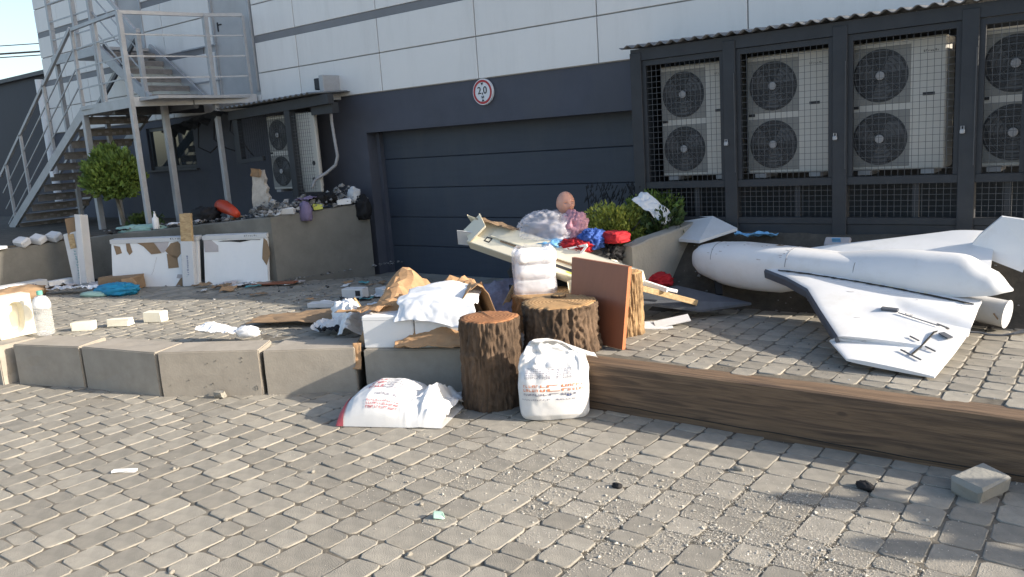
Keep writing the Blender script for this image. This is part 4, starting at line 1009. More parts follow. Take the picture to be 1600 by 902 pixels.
def blob(name, c, rad, seed, m, label, cat, amp=.2, fs=2.2, n=40, parent=None, rot=0, group=None, p=2.4, flat=True):
    Rz = rotz(R(rot)); c = Vector(c)
    def f(u, v):
        th, ph = 2*math.pi*u, math.pi*(v-.5); g = lambda a: abs(a)**(2/p)*(1 if a >= 0 else -1)
        d = V(g(math.cos(th))*g(math.cos(ph)), g(math.sin(th))*g(math.cos(ph)), g(math.sin(ph)))
        k = 1+amp*(ridge(d, fs, seed)*.6+.5*fbm(d, fs*.8, 2, seed))
        q = V(d.x*rad[0]*k, d.y*rad[1]*k, d.z*rad[2]*k)
        if flat: q.z = max(q.z, -rad[2]*.92)
        return c+Rz @ q
    bb = B(); bb.grid(f, n, n//2, True); o = bb.build(name, M[m], parent, True, None if parent else c, weld=False)
    if not parent: tag(o, label, cat, group)
    return o
def carton(name, c, size, rot, m, label, cat, bev=.006, group=None, parent=None, eu=None, jit=0):
    bb = B(); bb.box(c, size, eu if eu is not None else rotz(R(rot)), bev, jit=jit)
    o = bb.build(name, M[m], parent, False, None if parent else Vector(c))
    if not parent: tag(o, label, cat, group)
    return o

# white foam boxes wrapped together on the low stump
fs_ = thing('foam_packaging', (-4.22, 5.72, .67), 'stack of white foam packaging wrapped in clear film, standing on the low stump', 'packaging')
zz = .668
for k, h in enumerate((.12, .135, .11)):
    q = random.Random(k); hh = h
    def ff(u, v, z0=zz, h=hh, k=k):
        th = 2*math.pi*u; g = lambda a: abs(a)**.36*(1 if a >= 0 else -1); bul = 1+.05*math.sin(math.pi*v)-.16*(abs(2*v-1)**6)
        x, y = .165*g(math.cos(th))*bul, .135*g(math.sin(th))*bul; cr = ridge((x*4, y*4, v*.6+k*3), 2.2, 5+k)
        return V(-4.225+.012*k, 5.72, z0+h*v+.006*cr*v)+rotz(R(33+4*k)) @ V(x*(1+.035*cr), y*(1+.045*cr), 0)
    bb = B(); bb.grid(ff, 70, 14, True); bb.add([ff(t/40, 1) for t in range(40)], [tuple(range(40))]); bb.build('foam_block', M['foam'], fs_, True); zz += h
bb = B()
def wrapf(u, v):
    th = 2*math.pi*u; g = lambda a: abs(a)**.4*(1 if a >= 0 else -1)
    q = V(.18*g(math.cos(th)), .15*g(math.sin(th)), .385*v-.004); cr = ridge((q.x*3, q.y*3, q.z*2), 2.6, 3); k = 1+.06*cr-.25*sm(.9, 1, v)
    return V(-4.22, 5.72, .668)+rotz(R(36)) @ V(q.x*k, q.y*k, q.z+.02*cr*sm(.8, 1, v))
bb.grid(wrapf, 90, 30, True); bb.build('film', M['plast'], fs_, True)
# long torn carton sloping to the right behind the board
ct = thing('long_carton', (-4.3, 6.2, .5), 'long torn cream carton sloping down behind the foam stack and the board', 'carton')
c0, c1 = V(-5.16, 6.03, 1.13), V(-3.36, 5.97, .70); cdv = (c1-c0).normalized(); cn = V(-cdv.y, cdv.x, 0).normalized(); cu = cdv.cross(-cn).normalized(); cu = cu if cu.z > 0 else -cu
Rc = Matrix((cdv, cn, cu)).transposed() @ Matrix.Rotation(R(-38), 3, 'X').inverted()
mid = (c0+c1)/2
def cb(o_, size, m, nm, bev=.003, jit=0, par=None, seed=1):
    bb = B(); bb.box(mid+Rc @ Vector(o_), size, Rc, bev, jit=jit, r=random.Random(seed)); return bb.build(nm, M[m], par or ct)
LL = (c1-c0).length
cb((0.03, 0, 0), (LL-.06, .30, .11), 'cream', 'carton_body', .004, .004)
cb((.12, .06, .062), (LL-.30, .16, .014), 'cream', 'carton_lid', .003, .006)
cb((.28, -.085, .057), (.95, .03, .006), 'ink', 'open_slot', .001)
cb((.10, -.03, .060), (1.25, .02, .008), 'carton_b', 'torn_edge', .001, .003)
cb((.40, -.125, .056), (.22, .045, .003), 'yel', 'yellow_print', .0005)
cb((-.66, -.06, .057), (.07, .06, .003), 'ink', 'printed_symbol', .0005)
cb((-.66, -.06, .0585), (.04, .034, .003), 'cream', 'printed_symbol', .0005)
for k, (o_, sz) in enumerate((((-LL/2-.0, -.10, .02), (.17, .01, .15)), ((-LL/2-.03, .10, .05), (.15, .012, .12)), ((-LL/2+.06, -.0, .085), (.24, .22, .01)))):
    bb = B(); bb.box(mid+Rc @ Vector(o_), sz, Rc @ eul(20*k-15, 12-9*k, 25-30*k), .002, jit=.008, r=random.Random(k)); bb.build('torn_flap', M['carton_w' if k == 0 else 'cream'], ct)
crumple('torn_strip', mid+Rc @ V(-LL/2+.26, .12, .075), .42, .10, 401, 'carton_b', '', '', math.degrees(math.atan2(cdv.y, cdv.x)), .02, 6, None, .003, 20, ct, 0, math.degrees(math.asin(-cdv.z)), edge=.3, facet=2)
bb = B(); bb.bar((-4.45, 6.08, 1.005), (-3.14, 6.12, .66), .03, .04, bev=.003); tag(bb.build('white_profile', M['foam'], loc=(-3.9, 6.3, .8)), 'long white plastic profile lying along the top of the torn carton', 'profile')
bb = B(); bb.bar((-3.30, 5.95, .70), (-3.02, 6.42, .50), .028, .05, bev=.003); tag(bb.build('pine_plank', M['pine'], loc=(-3.2, 6.2, .6)), 'short orange pine slat pointing right beyond the tall stump', 'slat')
bb = B(); bb.bar((-3.46, 6.02, .74), (-3.13, 6.28, .62), .02, .028, bev=.003); tag(bb.build('white_strip', M['foam'], loc=(-3.3, 6.1, .7)), 'thin white strip above the orange pine slat', 'strip')
bb = B(); bb.prism([(-3.62, 5.98, .58), (-2.98, 6.42, .44), (-2.66, 6.74, .46), (-3.3, 6.62, .6)], (0, 0, -.02)); tag(bb.build('dark_board', M['drone_d'], loc=(-3.1, 6.4, .5)), 'flat dark panel lying under the pine slat, left of the drone nose', 'panel')
for k, (c, s, e) in enumerate((((-3.1, 6.1, .40), (.30, .09, .012), (25, -8, 40)), ((-3.2, 6.02, .372), (.26, .14, .012), (12, 4, 36)))):
    carton('white_scrap', c, s, 0, 'carton_w', ['narrow white plastic scrap under the dark panel', 'wider grey white plastic scrap under the dark panel, next to the tall stump'][k], 'scrap', .002, eu=eul(*e))
# what leans and lies around the foam stack
carton('dark_box', (-4.55, 6.05, .50), (.36, .3, .30), 40, 'black', 'black open box in the shade behind the brown paper', 'box')
carton('grey_carton', (-5.05, 6.15, .46), (.34, .05, .24), 28, 'carton_w', 'grey white carton sheet standing in front of the garage door', 'carton', eu=eul(-14, 0, 28))
crumple('grey_cloth', (-4.68, 5.86, .70), .42, .34, 51, 'inkp', 'dark patterned cloth hanging over the black box', 'cloth', 35, .05, 4, lambda u, v: -.28*(1-v)**1.5-.05, .006, 40, None, 0, 0)
carton('wooden_strut', (-4.62, 5.80, .52), (.05, .04, .34), 0, 'pine', 'short wooden strut under the dark cloth', 'strut', eu=eul(0, 30, 35))
carton('pine_offcut', (-3.84, 5.80, .60), (.11, .05, .34), 0, 'cream', 'pale upright offcut between the foam stack and the board', 'offcut', eu=eul(8, -6, 30), jit=.012)
# mannequin with its plastic bag
mq = thing('mannequin', (-4.29, 6.37, 1.08), 'bald pink mannequin head poking out of the plastic bag by the garage door', 'mannequin')
fd = V(.82, -.57, 0).normalized(); fr = V(-fd.y, fd.x, 0)
def head(u, v):
    th, ph = 2*math.pi*u, math.pi*(v-.5); x, y, z = math.cos(th)*math.cos(ph), math.sin(th)*math.cos(ph), math.sin(ph)
    z0 = z; X = .102*x; Y = .083*y*(1-.22*sm(.1, 1, -z)); Zc = .118*z*(1 if z < 0 else .95); X *= 1-.10*sm(.2, 1, -z)
    if x > 0:
        f_ = sm(.55, 1, x)
        X += .030*math.exp(-(y/.17)**2)*math.exp(-((z+.16)/.16)**2)          # nose
        X -= .020*(math.exp(-((abs(y)-.36)/.17)**2)*math.exp(-((z-.06)/.12)**2))   # eye sockets
        X += .006*math.exp(-(y/.3)**2)*math.exp(-((z+.47)/.07)**2)-.004*math.exp(-(y/.3)**2)*math.exp(-((z+.53)/.03)**2)   # lips
        X += .010*math.exp(-(y/.3)**2)*math.exp(-((z+.76)/.14)**2)            # chin
        X += .004*math.exp(-((z-.22)/.1)**2)*f_
    else: X -= .012*math.exp(-((z-.15)/.5)**2)*(-x)
    return V(-4.29, 6.37, 1.37)+fd*X+fr*Y+V(0, 0, Zc)
bb = B(); bb.grid(head, 56, 44, True); hd = bb.build('head', M['skin'], mq, True, weld=False)
bb = B(); bb.tube([(-4.30, 6.37, 1.30), (-4.305, 6.375, 1.21), (-4.31, 6.38, 1.15)], [.05, .052, .085], 20); bb.build('neck', M['skin'], mq, True)
bb = B(); bb.grid(lambda u, v: V(-4.315, 6.38, 1.09)+rotz(R(20)) @ V(.20*math.cos(6.283*u)*math.sin(math.pi*(.12+.5*v)), .10*math.sin(6.283*u)*math.sin(math.pi*(.12+.5*v)), .10*math.cos(math.pi*(.12+.5*v))), 32, 12, True); bb.build('shoulders', M['skin'], mq, True)
for s in (-1, 1):
    bb = B(); c = V(-4.29, 6.37, 1.36)+fr*(.076*s)-fd*.012; bb.grid(lambda u, v: c+fd*(.018*math.cos(6.283*u)*math.sin(math.pi*v))+fr*(.010*math.sin(6.283*u)*math.sin(math.pi*v)*1.0)+V(0, 0, .032*math.cos(math.pi*v)), 14, 10, True); bb.build('ear', M['skin'], mq, True)
for s in (-1, 1):
    bb = B(); c = V(-4.29, 6.37, 1.377)+fd*.080+fr*(.030*s); bb.bar(c-fr*.013, c+fr*.013, .006, .006); bb.build('eye', M['inkp'], mq)
bb = B(); c = V(-4.29, 6.37, 1.308)+fd*.096; bb.bar(c-fr*.018, c+fr*.018, .004, .004); bb.build('mouth', M['pink'], mq)
blob('plastic_bag', (-4.43, 6.25, 1.125), (.26, .19, .165), 61, 'plast', 'clear wrinkled plastic bag of clothes in front of the mannequin head', 'bag', .22, 2.6, 110, None, 10)
blob('pink_clothes', (-4.19, 6.33, 1.14), (.105, .10, .13), 62, 'pink', 'pale pink clothing bundled at the right side of the plastic bag', 'clothes', .42, 3.6, 72)
blob('grey_clothes', (-4.38, 6.30, 1.105), (.15, .11, .11), 63, 'inkp', 'dark speckled clothing inside the clear plastic bag', 'clothes', .42, 3.6, 72)
blob('blue_clothes', (-4.33, 6.16, .995), (.20, .13, .06), 64, 'sky', 'light blue plastic and clothing under the clear bag', 'clothes', .42, 3.6, 72)
blob('blue_bundle', (-3.94, 6.25, 1.05), (.10, .1, .08), 65, 'blue', 'royal blue cloth bundle between the bag and the bush', 'clothes', .42, 3.6, 72)
blob('red_bundle', (-4.06, 6.16, 1.005), (.15, .1, .055), 66, 'red', 'dark red cloth lying beside the blue bundle', 'clothes', .42, 3.6, 72)
blob('red_cushion', (-3.78, 6.35, 1.067), (.14, .1, .05), 67, 'red', 'flat red cushion on top of the pile beside the bush', 'cushion', .16, 3.2, 64, None, -18, None, 4)
blob('red_bag', (-3.62, 6.72, .61), (.17, .1, .065), 68, 'red', 'red bag lying on the dark soil left of the drone nose', 'bag', .36, 3.4, 64, None, 8)
blob('black_bag', (-3.86, 6.36, .90), (.11, .1, .10), 69, 'black', 'black fuzzy bundle above the top edge of the brown board', 'clothes', .6, 6, 80)
bb = B(); bb.bar((-4.0, 6.03, .88), (-3.88, 6.06, 1.03), .02, .02); bb.bar((-4.14, 6.04, .985), (-3.88, 6.06, 1.035), .018, .018); tag(bb.build('white_bracket', M['foam'], loc=(-4.1, 6.25, .9)), 'thin white angled frame piece sticking out beside the red cloth', 'frame')
blob('support_heap', (-4.28, 6.30, .70), (.52, .28, .33), 70, 'rubble', 'heap of grey rubbish carrying the bag and the clothes', 'rubbish heap', .2, 2.5, 50)
blob('shard_bundle', (-3.72, 6.18, .80), (.07, .06, .07), 71, 'cream', 'small crumpled cream scrap at the top right corner of the board', 'scrap', .4, 3.5, 30)
# wall end, sheets by the cage
bb = B(); bb.prism([(-3.72, 7.30, .985), (-3.66, 7.42, 1.09), (-3.28, 7.38, 1.115), (-2.98, 7.24, 1.02), (-3.25, 7.0, .93), (-3.5, 7.08, .93)], (0, 0, .025)); tag(bb.build('white_sheet', M['carton_w'], loc=(-3.3, 7.25, 1)), 'bent white panel sheet leaning at the foot of the cage, above the drone nose', 'panel')
crumple('blue_sheet', (-2.80, 7.24, .97), .38, .16, 72, 'sky', 'pale blue plastic sheet on the soil right of the white panel', 'sheet', 12, .04, 5, None, .004, 26, facet=2)
crumple('white_cloth', (-3.79, 7.12, 1.27), .36, .16, 73, 'bagw', 'torn white plastic draped over the dark plant at the cage corner', 'sheet', -12, .05, 5, lambda u, v: -.16*u*u, .004, 30, None, 30, 18)
carton('packet', (-2.08, 7.235, .935), (.21, .10, .04), 4, 'carton_p', 'small pink and blue packet on the dark soil below the second cage bay', 'packet', .01, eu=eul(35, 0, 4))
bb = B(); bb.box((-2.08, 7.20, .955), (.07, .008, .05), eul(35, 0, 4)); bb.build('blue_print', M['sky'], bpy.data.objects['packet'])
blob('grey_scrap', (-3.0, 6.62, .45), (.10, .05, .035), 74, 'carton_w', 'pale torn scrap on the dark ground under the drone nose', 'scrap', .4, 3.5, 26)
blob('white_scrap', (-3.36, 6.60, .44), (.05, .04, .025), 75, 'carton_w', 'small white scrap right of the red bag', 'scrap', .4, 3.5, 22)

# ------------------------------------------------------------------ brown paper pile and white boxes on the kerb block
bd = V(.902, .431, 0); bn = V(-.431, .902, 0); P0 = V(-5.09, 4.44, 0); ang = math.degrees(math.atan2(bd.y, bd.x))
def onb(s, d, z): p = P0+bd*s+bn*d; return V(p.x, p.y, z)
for k, (s0, L, h, lab) in enumerate(((.0, .44, .275, 'bright white foam box at the left end of the kerb block, under the brown paper'), (.452, .42, .25, 'second white foam box, right of the first, half under the white film'))):
    t = thing('foam_box', onb(s0+L/2, .19, .36), lab, 'box', 'white foam boxes on the kerb block')
    bb = B(); bb.box(onb(s0+L/2, .19, .362+h/2), (L, .34, h), rotz(R(ang)), .008, jit=.003); bb.build('box_body', M['foam'], t)
    bb = B(); bb.box(onb(s0+L/2, .19, .362+h-.035), (L+.006, .346, .006), rotz(R(ang)), .002); bb.build('lid_seam', M['carton_w'], t)
pile = crumple('brown_paper', onb(.36, .50, .64), 1.10, .66, 81, 'kraft', 'large crumpled sheet of brown kraft paper heaped behind the white boxes', 'paper', ang+4, .085, 2.3, lambda u, v: -.36*max(0, (.22-u)/.22)**1.2+.24*math.exp(-((u-.36)/.2)**2)*math.exp(-((v-.72)/.3)**2)+.12*math.exp(-((u-.8)/.14)**2)*math.exp(-((v-.7)/.3)**2)-.30*max(0, (v-.7)/.3)-.10*max(0, (.2-v)/.2), .004, 80, edge=.12, facet=4)
crumple('brown_paper', onb(-.02, .30, .645), .48, .36, 82, 'kraft', 'brown kraft paper corner hanging over the left white box', 'paper', ang-20, .05, 3, lambda u, v: -.06*(1-u), .004, 44, edge=.2, facet=4)
crumple('brown_paper', onb(.86, .36, .64), .36, .5, 83, 'kraft', 'folded brown kraft paper at the right, behind the front stump', 'paper', ang+30, .06, 3, lambda u, v: .14*math.sin(math.pi*u)-.25*max(0, (u-.7)/.3), .004, 44, edge=.15, facet=4)
crumple('white_film', onb(.64, .15, .65), .68, .40, 84, 'bagw', 'white plastic film draped over the brown paper and the white boxes', 'plastic film', ang-3, .05, 2.2, lambda u, v: .10*v+.05*math.sin(math.pi*u)-.20*max(0, (.25-v)/.25)*(.35+.65*u), .004, 90, edge=.14, an=(.3, 1.7), hf=.32)
crumple('brown_flap', onb(.68, -.01, .425), .70, .22, 85, 'kraft', 'long curled brown paper flap lying along the kerb block front', 'paper', ang, .03, 3, lambda u, v: .09*math.sin(math.pi*min(1, u*1.1))*v-.01, .005, 44, tiltx=20, edge=.25)
crumple('brown_flap', onb(.37, -.03, .40), .15, .12, 86, 'kraft', 'small curled brown paper corner at the middle of the kerb block', 'paper', ang+20, .025, 5, None, .005, 20, tiltx=15)
crumple('brown_flap', onb(-.06, .0, .30), .07, .22, 87, 'kraft', 'torn brown paper strip hanging in the gap left of the white boxes', 'paper', ang+5, .02, 5, None, .005, 22, tiltx=76)
# things between the boxes and the small white bag
crumple('white_bag', (-5.52, 4.78, .47), .34, .26, 88, 'bagw', 'white plastic carrier bag standing at the left of the white boxes', 'bag', 30, .06, 4, lambda u, v: .16*math.exp(-((u-.35)/.22)**2)-.06, .004, 44, tiltx=48, facet=3)
blob('white_bag', (-5.44, 4.98, .47), (.17, .10, .13), 89, 'bagw', 'puffed white plastic bag behind the carrier bag', 'bag', .3, 3, 40, None, 20)
crumple('newspaper', (-5.85, 4.80, .42), .36, .30, 90, 'carton_w', 'crumpled printed newspaper left of the carrier bag', 'newspaper', 20, .07, 5, None, .003, 44, facet=3)
crumple('black_scrap', (-5.80, 4.70, .40), .24, .16, 91, 'black', 'torn black plastic under the crumpled newspaper', 'scrap', 10, .04, 6, None, .003, 26)
blob('white_bag', (-5.95, 5.02, .46), (.13, .10, .12), 92, 'bagw', 'small puffed white bag behind the newspaper', 'bag', .4, 3.5, 36)
bb = B(); bb.bar((-5.92, 5.25, .40), (-5.98, 5.16, .60), .05, .02, bev=.004); tag(bb.build('yellow_offcut', M['pine'], loc=(-5.95, 5.2, .4)), 'yellowish wooden offcut sticking up behind the white bags', 'offcut')
crumple('brown_paper', (-6.55, 4.86, .385), .85, .32, 93, 'carton_b', 'flat brown cardboard piece lying on the sunlit paving left of the newspaper', 'cardboard', 28, .035, 2.5, lambda u, v: .06*u*v, .006, 40, facet=5)
crumple('white_bag', (-6.62, 4.08, .445), .34, .22, 94, 'bagw', 'small white plastic bag lying on top of the pitted kerb block', 'bag', 20, .045, 4, lambda u, v: .05*math.sin(math.pi*v)*(1-u)-.02*u, .004, 44, facet=3)
blob('white_bag', (-6.38, 4.22, .44), (.10, .045, .05), 95, 'bagw', 'knotted tail end of the small white bag on the kerb', 'bag', .3, 3, 28, None, 25)
for k, (c, s, rz, lab) in enumerate((((-6.95, 6.02, .42), (.26, .14, .12), 20, 'small white carton with dark logo on the shaded paving'), ((-6.70, 6.22, .41), (.16, .12, .10), -12, 'small pale grey carton right of the logo carton'), ((-6.95, 5.55, .385), (.30, .12, .05), 24, 'flat grey package before the logo carton'), ((-6.25, 6.35, .41), (.20, .12, .10), 34, 'small white carton next to the brown paper heap'))):
    o = carton('small_carton', c, s, rz, 'carton_w', lab, 'carton', .004, 'small cartons on the shaded paving')
    if k == 0: 
        bb = B(); bb.box(V(*c)+rotz(R(rz)) @ V(.07, -.071, .01), (.06, .003, .06), rotz(R(rz)), .001); bb.build('logo', M['ink'], o)

# ------------------------------------------------------------------ leaning panels on the left
pd = V(.918, .396, 0); pn = V(-.396, .918, 0)
def lp(o, s, t): return o+pd*s+(V(0, 0, 1)*.985+pn*.16)*t
def lean_panel(o, w_, h, label):
    t = thing('leaning_board', o, label, 'board', 'white boards leaning on the retaining wall')
    bb = B(); bb.prism([lp(o, 0, 0), lp(o, w_, 0), lp(o, w_, h), lp(o, 0, h)], pn*.05); bb.build('sheet', M['foam'], t)
    bb = B(); bb.prism([lp(o, -.01, h+.002)-pn*.012, lp(o, w_+.01, h+.002)-pn*.012, lp(o, w_+.01, h+.012)+pn*.09, lp(o, -.01, h+.012)+pn*.09], (0, 0, .055)); bb.build('carton_rim', M['carton_w'], t)
    return t
def patch(t, o, pts, m='carton_b', nm='torn_patch', k=.004):
    bb = B(); bb.prism([lp(o, a, c)-pn*.002 for a, c in pts], -pn*k); return bb.build(nm, M[m], t)
oA = V(-11.20, 5.40, .355); tA = lean_panel(oA, 1.36, .60, 'left white panel with torn brown cardboard, leaning on the retaining wall')
patch(tA, oA, [(.42, .60), (.70, .60), (.80, .45), (.64, .44), (.52, .55)]); patch(tA, oA, [(.86, .48), (.95, .58), (1.06, .60), (1.16, .50), (1.03, .36), (.90, .44)])
patch(tA, oA, [(.88, .44), (1.04, .40), (1.06, .25), (.90, .24)]); patch(tA, oA, [(.04, .58), (.14, .56), (.17, .47), (.08, .45)]); patch(tA, oA, [(.24, .60), (.30, .6), (.34, .48), (.29, .44), (.25, .5)])
patch(tA, oA, [(.68, .60), (.92, .60), (.88, .50), (.84, .46), (.80, .46)], 'carton_p'); patch(tA, oA, [(1.0, 0.0), (1.26, 0), (1.22, .10), (1.17, .15), (1.08, .10)], 'carton_b'); patch(tA, oA, [(1.02, .11), (1.08, .10), (1.17, .15), (1.04, .16)], 'carton_p')
patch(tA, oA, [(1.14, .60), (1.32, .60), (1.32, .44), (1.14, .44)], 'carton_p')
bb = B(); r = random.Random(3)
for k in range(6): bb.bar(lp(oA, .72-.015*k, .40-.04*k)-pn*.002, lp(oA, .715-.015*k+r.uniform(-.01, .01), .36-.04*k)-pn*.002, .004, .003)
bb.build('crease', M['carton_p'], tA)
bb = B(); marks(bb, lp(oA, .95, .625)-pn*.014, pd, (0, 0, 1), -pn, .22, .03, 1, 3, .6, 6); bb.build('print', M['ink'], tA)
oB = V(-9.88, 5.985, .355); tB = lean_panel(oB, .94, .60, 'right white panel with a torn brown edge, leaning on the retaining wall')
patch(tB, oB, [(.90, .60), (.95, .56), (.99, .40), (.93, .24), (.87, .33), (.88, .45)]); patch(tB, oB, [(.0, .60), (.12, .60), (.22, .52), (.22, .44), (.02, .44)], 'carton_p')
patch(tB, oB, [(.22, .575), (.40, .57), (.55, .555), (.72, .58), (.85, .575), (.85, .583), (.6, .587), (.3, .585)], 'gap', 'tear', .003)
bb = B(); marks(bb, lp(oB, .62, .625)-pn*.014, pd, (0, 0, 1), -pn, .2, .025, 1, 5, .6, 7); bb.build('print', M['ink'], tB)
# tall boxes standing against the panels
def tall_box(o, w_, d_, h, label, m='carton_w', lean=.12, roll_=0, mk='inkb', seed=1, h2=None):
    t = thing('tall_carton', o, label, 'carton'); up = (V(0, 0, 1)+pn*lean+pd*roll_).normalized(); rt = (pd-up*pd.dot(up)).normalized(); bk = up.cross(rt); bk = bk if bk.dot(pn) > 0 else -bk
    Rm = Matrix((rt, bk, up)).transposed(); bb = B(); bb.box(o+up*h/2+bk*d_/2, (w_, d_, h), Rm, .006, jit=.004); body = bb.build('carton_body', M[m], t)
    bb = B(); f = o+up*(h*.25)+bk*0; r = random.Random(seed)
    marks(bb, f+rt*(w_*.12)+up*.0, up, -rt, -bk, h*.45, w_*.20, 1, seed, .7, 9); bb.build('print', M[mk], body)
    bb = B(); marks(bb, f+rt*(w_*.02)-up*(h*.08), up, -rt, -bk, h*.12, w_*.14, 1, seed+5, .7, 3); bb.build('print', M['inkg'], body)
    return t, up, rt, bk
oC = V(-10.02, 5.83, .357); t, up, rt, bk = tall_box(oC, .18, .06, .60, 'narrow white carton with blue print and a bare timber core, standing between the white panels', seed=4)
bb = B(); bb.box(oC+up*.78+bk*.03, (.17, .045, .38), Matrix((rt, bk, up)).transposed(), .004); bb.build('timber_core', M['pine'], t)
oD = V(-11.72, 5.23, .357); t, up, rt, bk = tall_box(oD, .26, .10, .78, 'tall white carton with teal print and torn brown top, leaning at the far left wall', seed=9, mk='inkg', roll_=-.16, lean=.1)
bb = B(); bb.box(oD+up*.87+bk*.06+rt*.05, (.20, .10, .24), Matrix((rt, bk, up)).transposed() @ eul(4, 3, 6), .004, jit=.01); bb.build('torn_top', M['carton_b'], t)
bb = B(); bb.box(oD+up*.52+bk*.03+rt*.14, (.10, .14, .96), Matrix((rt, bk, up)).transposed() @ eul(0, 8, 0), .004, jit=.01); bb.build('second_sheet', M['carton_w'], t)
bb = B(); bb.box(oD+up*.66+rt*.0-bk*.006, (.10, .01, .20), Matrix((rt, bk, up)).transposed(), .002); bb.build('timber_core', M['pine'], t)
# low things along the left wall
carton('lying_carton', (-12.05, 4.35, .44), (.20, 1.1, .16), 6, 'carton_w', 'long white carton with blue print lying below the far left wall', 'carton', .006)
bb = B(); marks(bb, (-11.95, 4.42, .45), (-.1, .99, 0), (0, 0, 1), (1, 0, 0), .34, .05, 1, 2, .6, 10); bb.build('print', M['inkb'], bpy.data.objects['lying_carton'])
carton('white_offcut', (-12.1, 5.1, .44), (.12, .35, .07), 2, 'foam', 'small white block lying right of the long white carton', 'offcut')
blob('brown_heap', (-11.72, 4.28, .42), (.22, .42, .09), 101, 'carton_b', 'crushed brown cardboard in front of the long white carton', 'cardboard', .3, 3, 40, None, 8)
o = carton('brown_carton', (-10.86, 5.36, .45), (.50, .28, .17), 24, 'carton_b', 'opened brown carton on the paving before the left white panel', 'carton', .006, jit=.015)
bb = B(); bb.prism([(-10.66, 5.26, .52), (-10.50, 5.33, .53), (-10.42, 5.34, .46), (-10.58, 5.24, .42)], (.0, .01, .008)); bb.build('carton_flap', M['kraft'], o)
blob('blue_bag', (-10.50, 5.12, .42), (.26, .13, .075), 102, 'cyan', 'crumpled bright blue plastic bag before the brown carton', 'bag', .35, 3, 44, None, 20)
blob('mint_bag', (-10.72, 4.92, .385), (.20, .07, .035), 103, 'mint', 'flat pale mint plastic pack in front of the blue bag', 'bag', .2, 3, 32, None, 20)
crumple('white_paper', (-11.45, 4.88, .40), .42, .22, 104, 'carton_w', 'white sheet of paper at the foot of the tall leaning carton', 'paper', 22, .04, 4, None, .004, 26, facet=2)
crumple('white_paper', (-11.02, 5.02, .40), .42, .16, 105, 'bagw', 'crumpled white wrapper left of the mint pack', 'paper', 16, .05, 5, None, .004, 26, facet=2)
blob('pink_scrap', (-11.15, 5.18, .42), (.12, .09, .05), 106, 'carton_p', 'pale pink scrap beside the brown carton', 'scrap', .4, 3, 26)
bb = B(); bb.bar((-9.2, 6.15, .37), (-8.55, 6.45, .385), .14, .02, bev=.004); tag(bb.build('wooden_plank', M['board'], loc=(-8.9, 6.3, .37)), 'dark reddish slat lying at the foot of the right white panel', 'slat')
# things on the far left wall and terrace
for k in range(3):
    carton('silver_packet', (-12.50+.02*k, 4.86+.21*k, 1.035+.01*k), (.20, .15, .10), 0, 'carton_w', ['silver grey packet on the far left wall, nearest the camera of three', 'silver grey packet in the middle of the row on the far left wall', 'silver grey packet next to the tall leaning carton on the wall'][k], 'packet', .02, 'packets on the far left wall', eu=eul(24, 10, 20), jit=.006)
carton('white_tray', (-12.48, 4.42, 1.0), (.22, .40, .04), 4, 'foam', 'flat white tray on the far left wall', 'tray')
bb = B(); bb.lathe((-12.42, 4.20, .975), [(.025, 0), (.027, .01), (.027, .09), (.012, .11), (.012, .13)], 12); tag(bb.build('small_bottle', M['foam'], loc=(-12.42, 4.2, .975)), 'small white bottle at the near end of the far left wall', 'bottle')
sb = thing('pump_bottle', (-11.15, 6.12, 1.08), 'white pump bottle standing on the wall between the topiary and the timber core', 'bottle')
bb = B(); bb.lathe((-11.15, 6.12, 1.075), [(.04, 0), (.045, .01), (.045, .15), (.02, .18), (.018, .20)], 16); bb.build('bottle_body', M['foam'], sb, True)
bb = B(); bb.lathe((-11.15, 6.12, 1.275), [(.016, 0), (.016, .02), (.006, .024), (.006, .05)], 10); bb.bar((-11.16, 6.12, 1.322), (-11.10, 6.10, 1.318), .012, .012); bb.build('pump', M['foam'], sb)
o = blob('red_tube', (-9.85, 6.55, 1.30), (.05, .05, .05), 107, 'redp', '', '') ; bpy.data.objects.remove(o)
bb = B(); bb.tube([(-10.42, 6.72, 1.335), (-10.30, 6.70, 1.33), (-9.95, 6.58, 1.285), (-9.70, 6.48, 1.25)], [.095, .092, .07, .05], 20); tag(bb.build('orange_red_tube', M['redp'], loc=(-10.1, 6.6, 1.3), smooth=True), 'orange red plastic tube lying on top of the retaining wall', 'tube')
ib = thing('torn_insulation', (-9.55, 6.72, 1.2), 'upright torn whitish insulation board standing on the wall below the small cage', 'board')
bb = B(); r = random.Random(12); L_ = [(-.02+.012*r.uniform(-1, 1)+.006*k, .62*k/10) for k in range(11)]; R_ = [(.26+.02*r.uniform(-1, 1)-.006*k, .62*k/10) for k in range(11)]
bb.prism([V(-9.62+x*.9, 6.70+x*.4, 1.19+z) for x, z in L_]+[V(-9.62+x*.9, 6.70+x*.4, 1.19+z) for x, z in R_[::-1]], (-.03, .07, 0)); bb.build('sheet', M['birch'], ib)
bb = B(); bb.box((-9.52, 6.74, 1.775), (.13, .05, .09), eul(0, 12, 22), .003, jit=.02); bb.build('burnt_edge', M['carton_b'], ib)

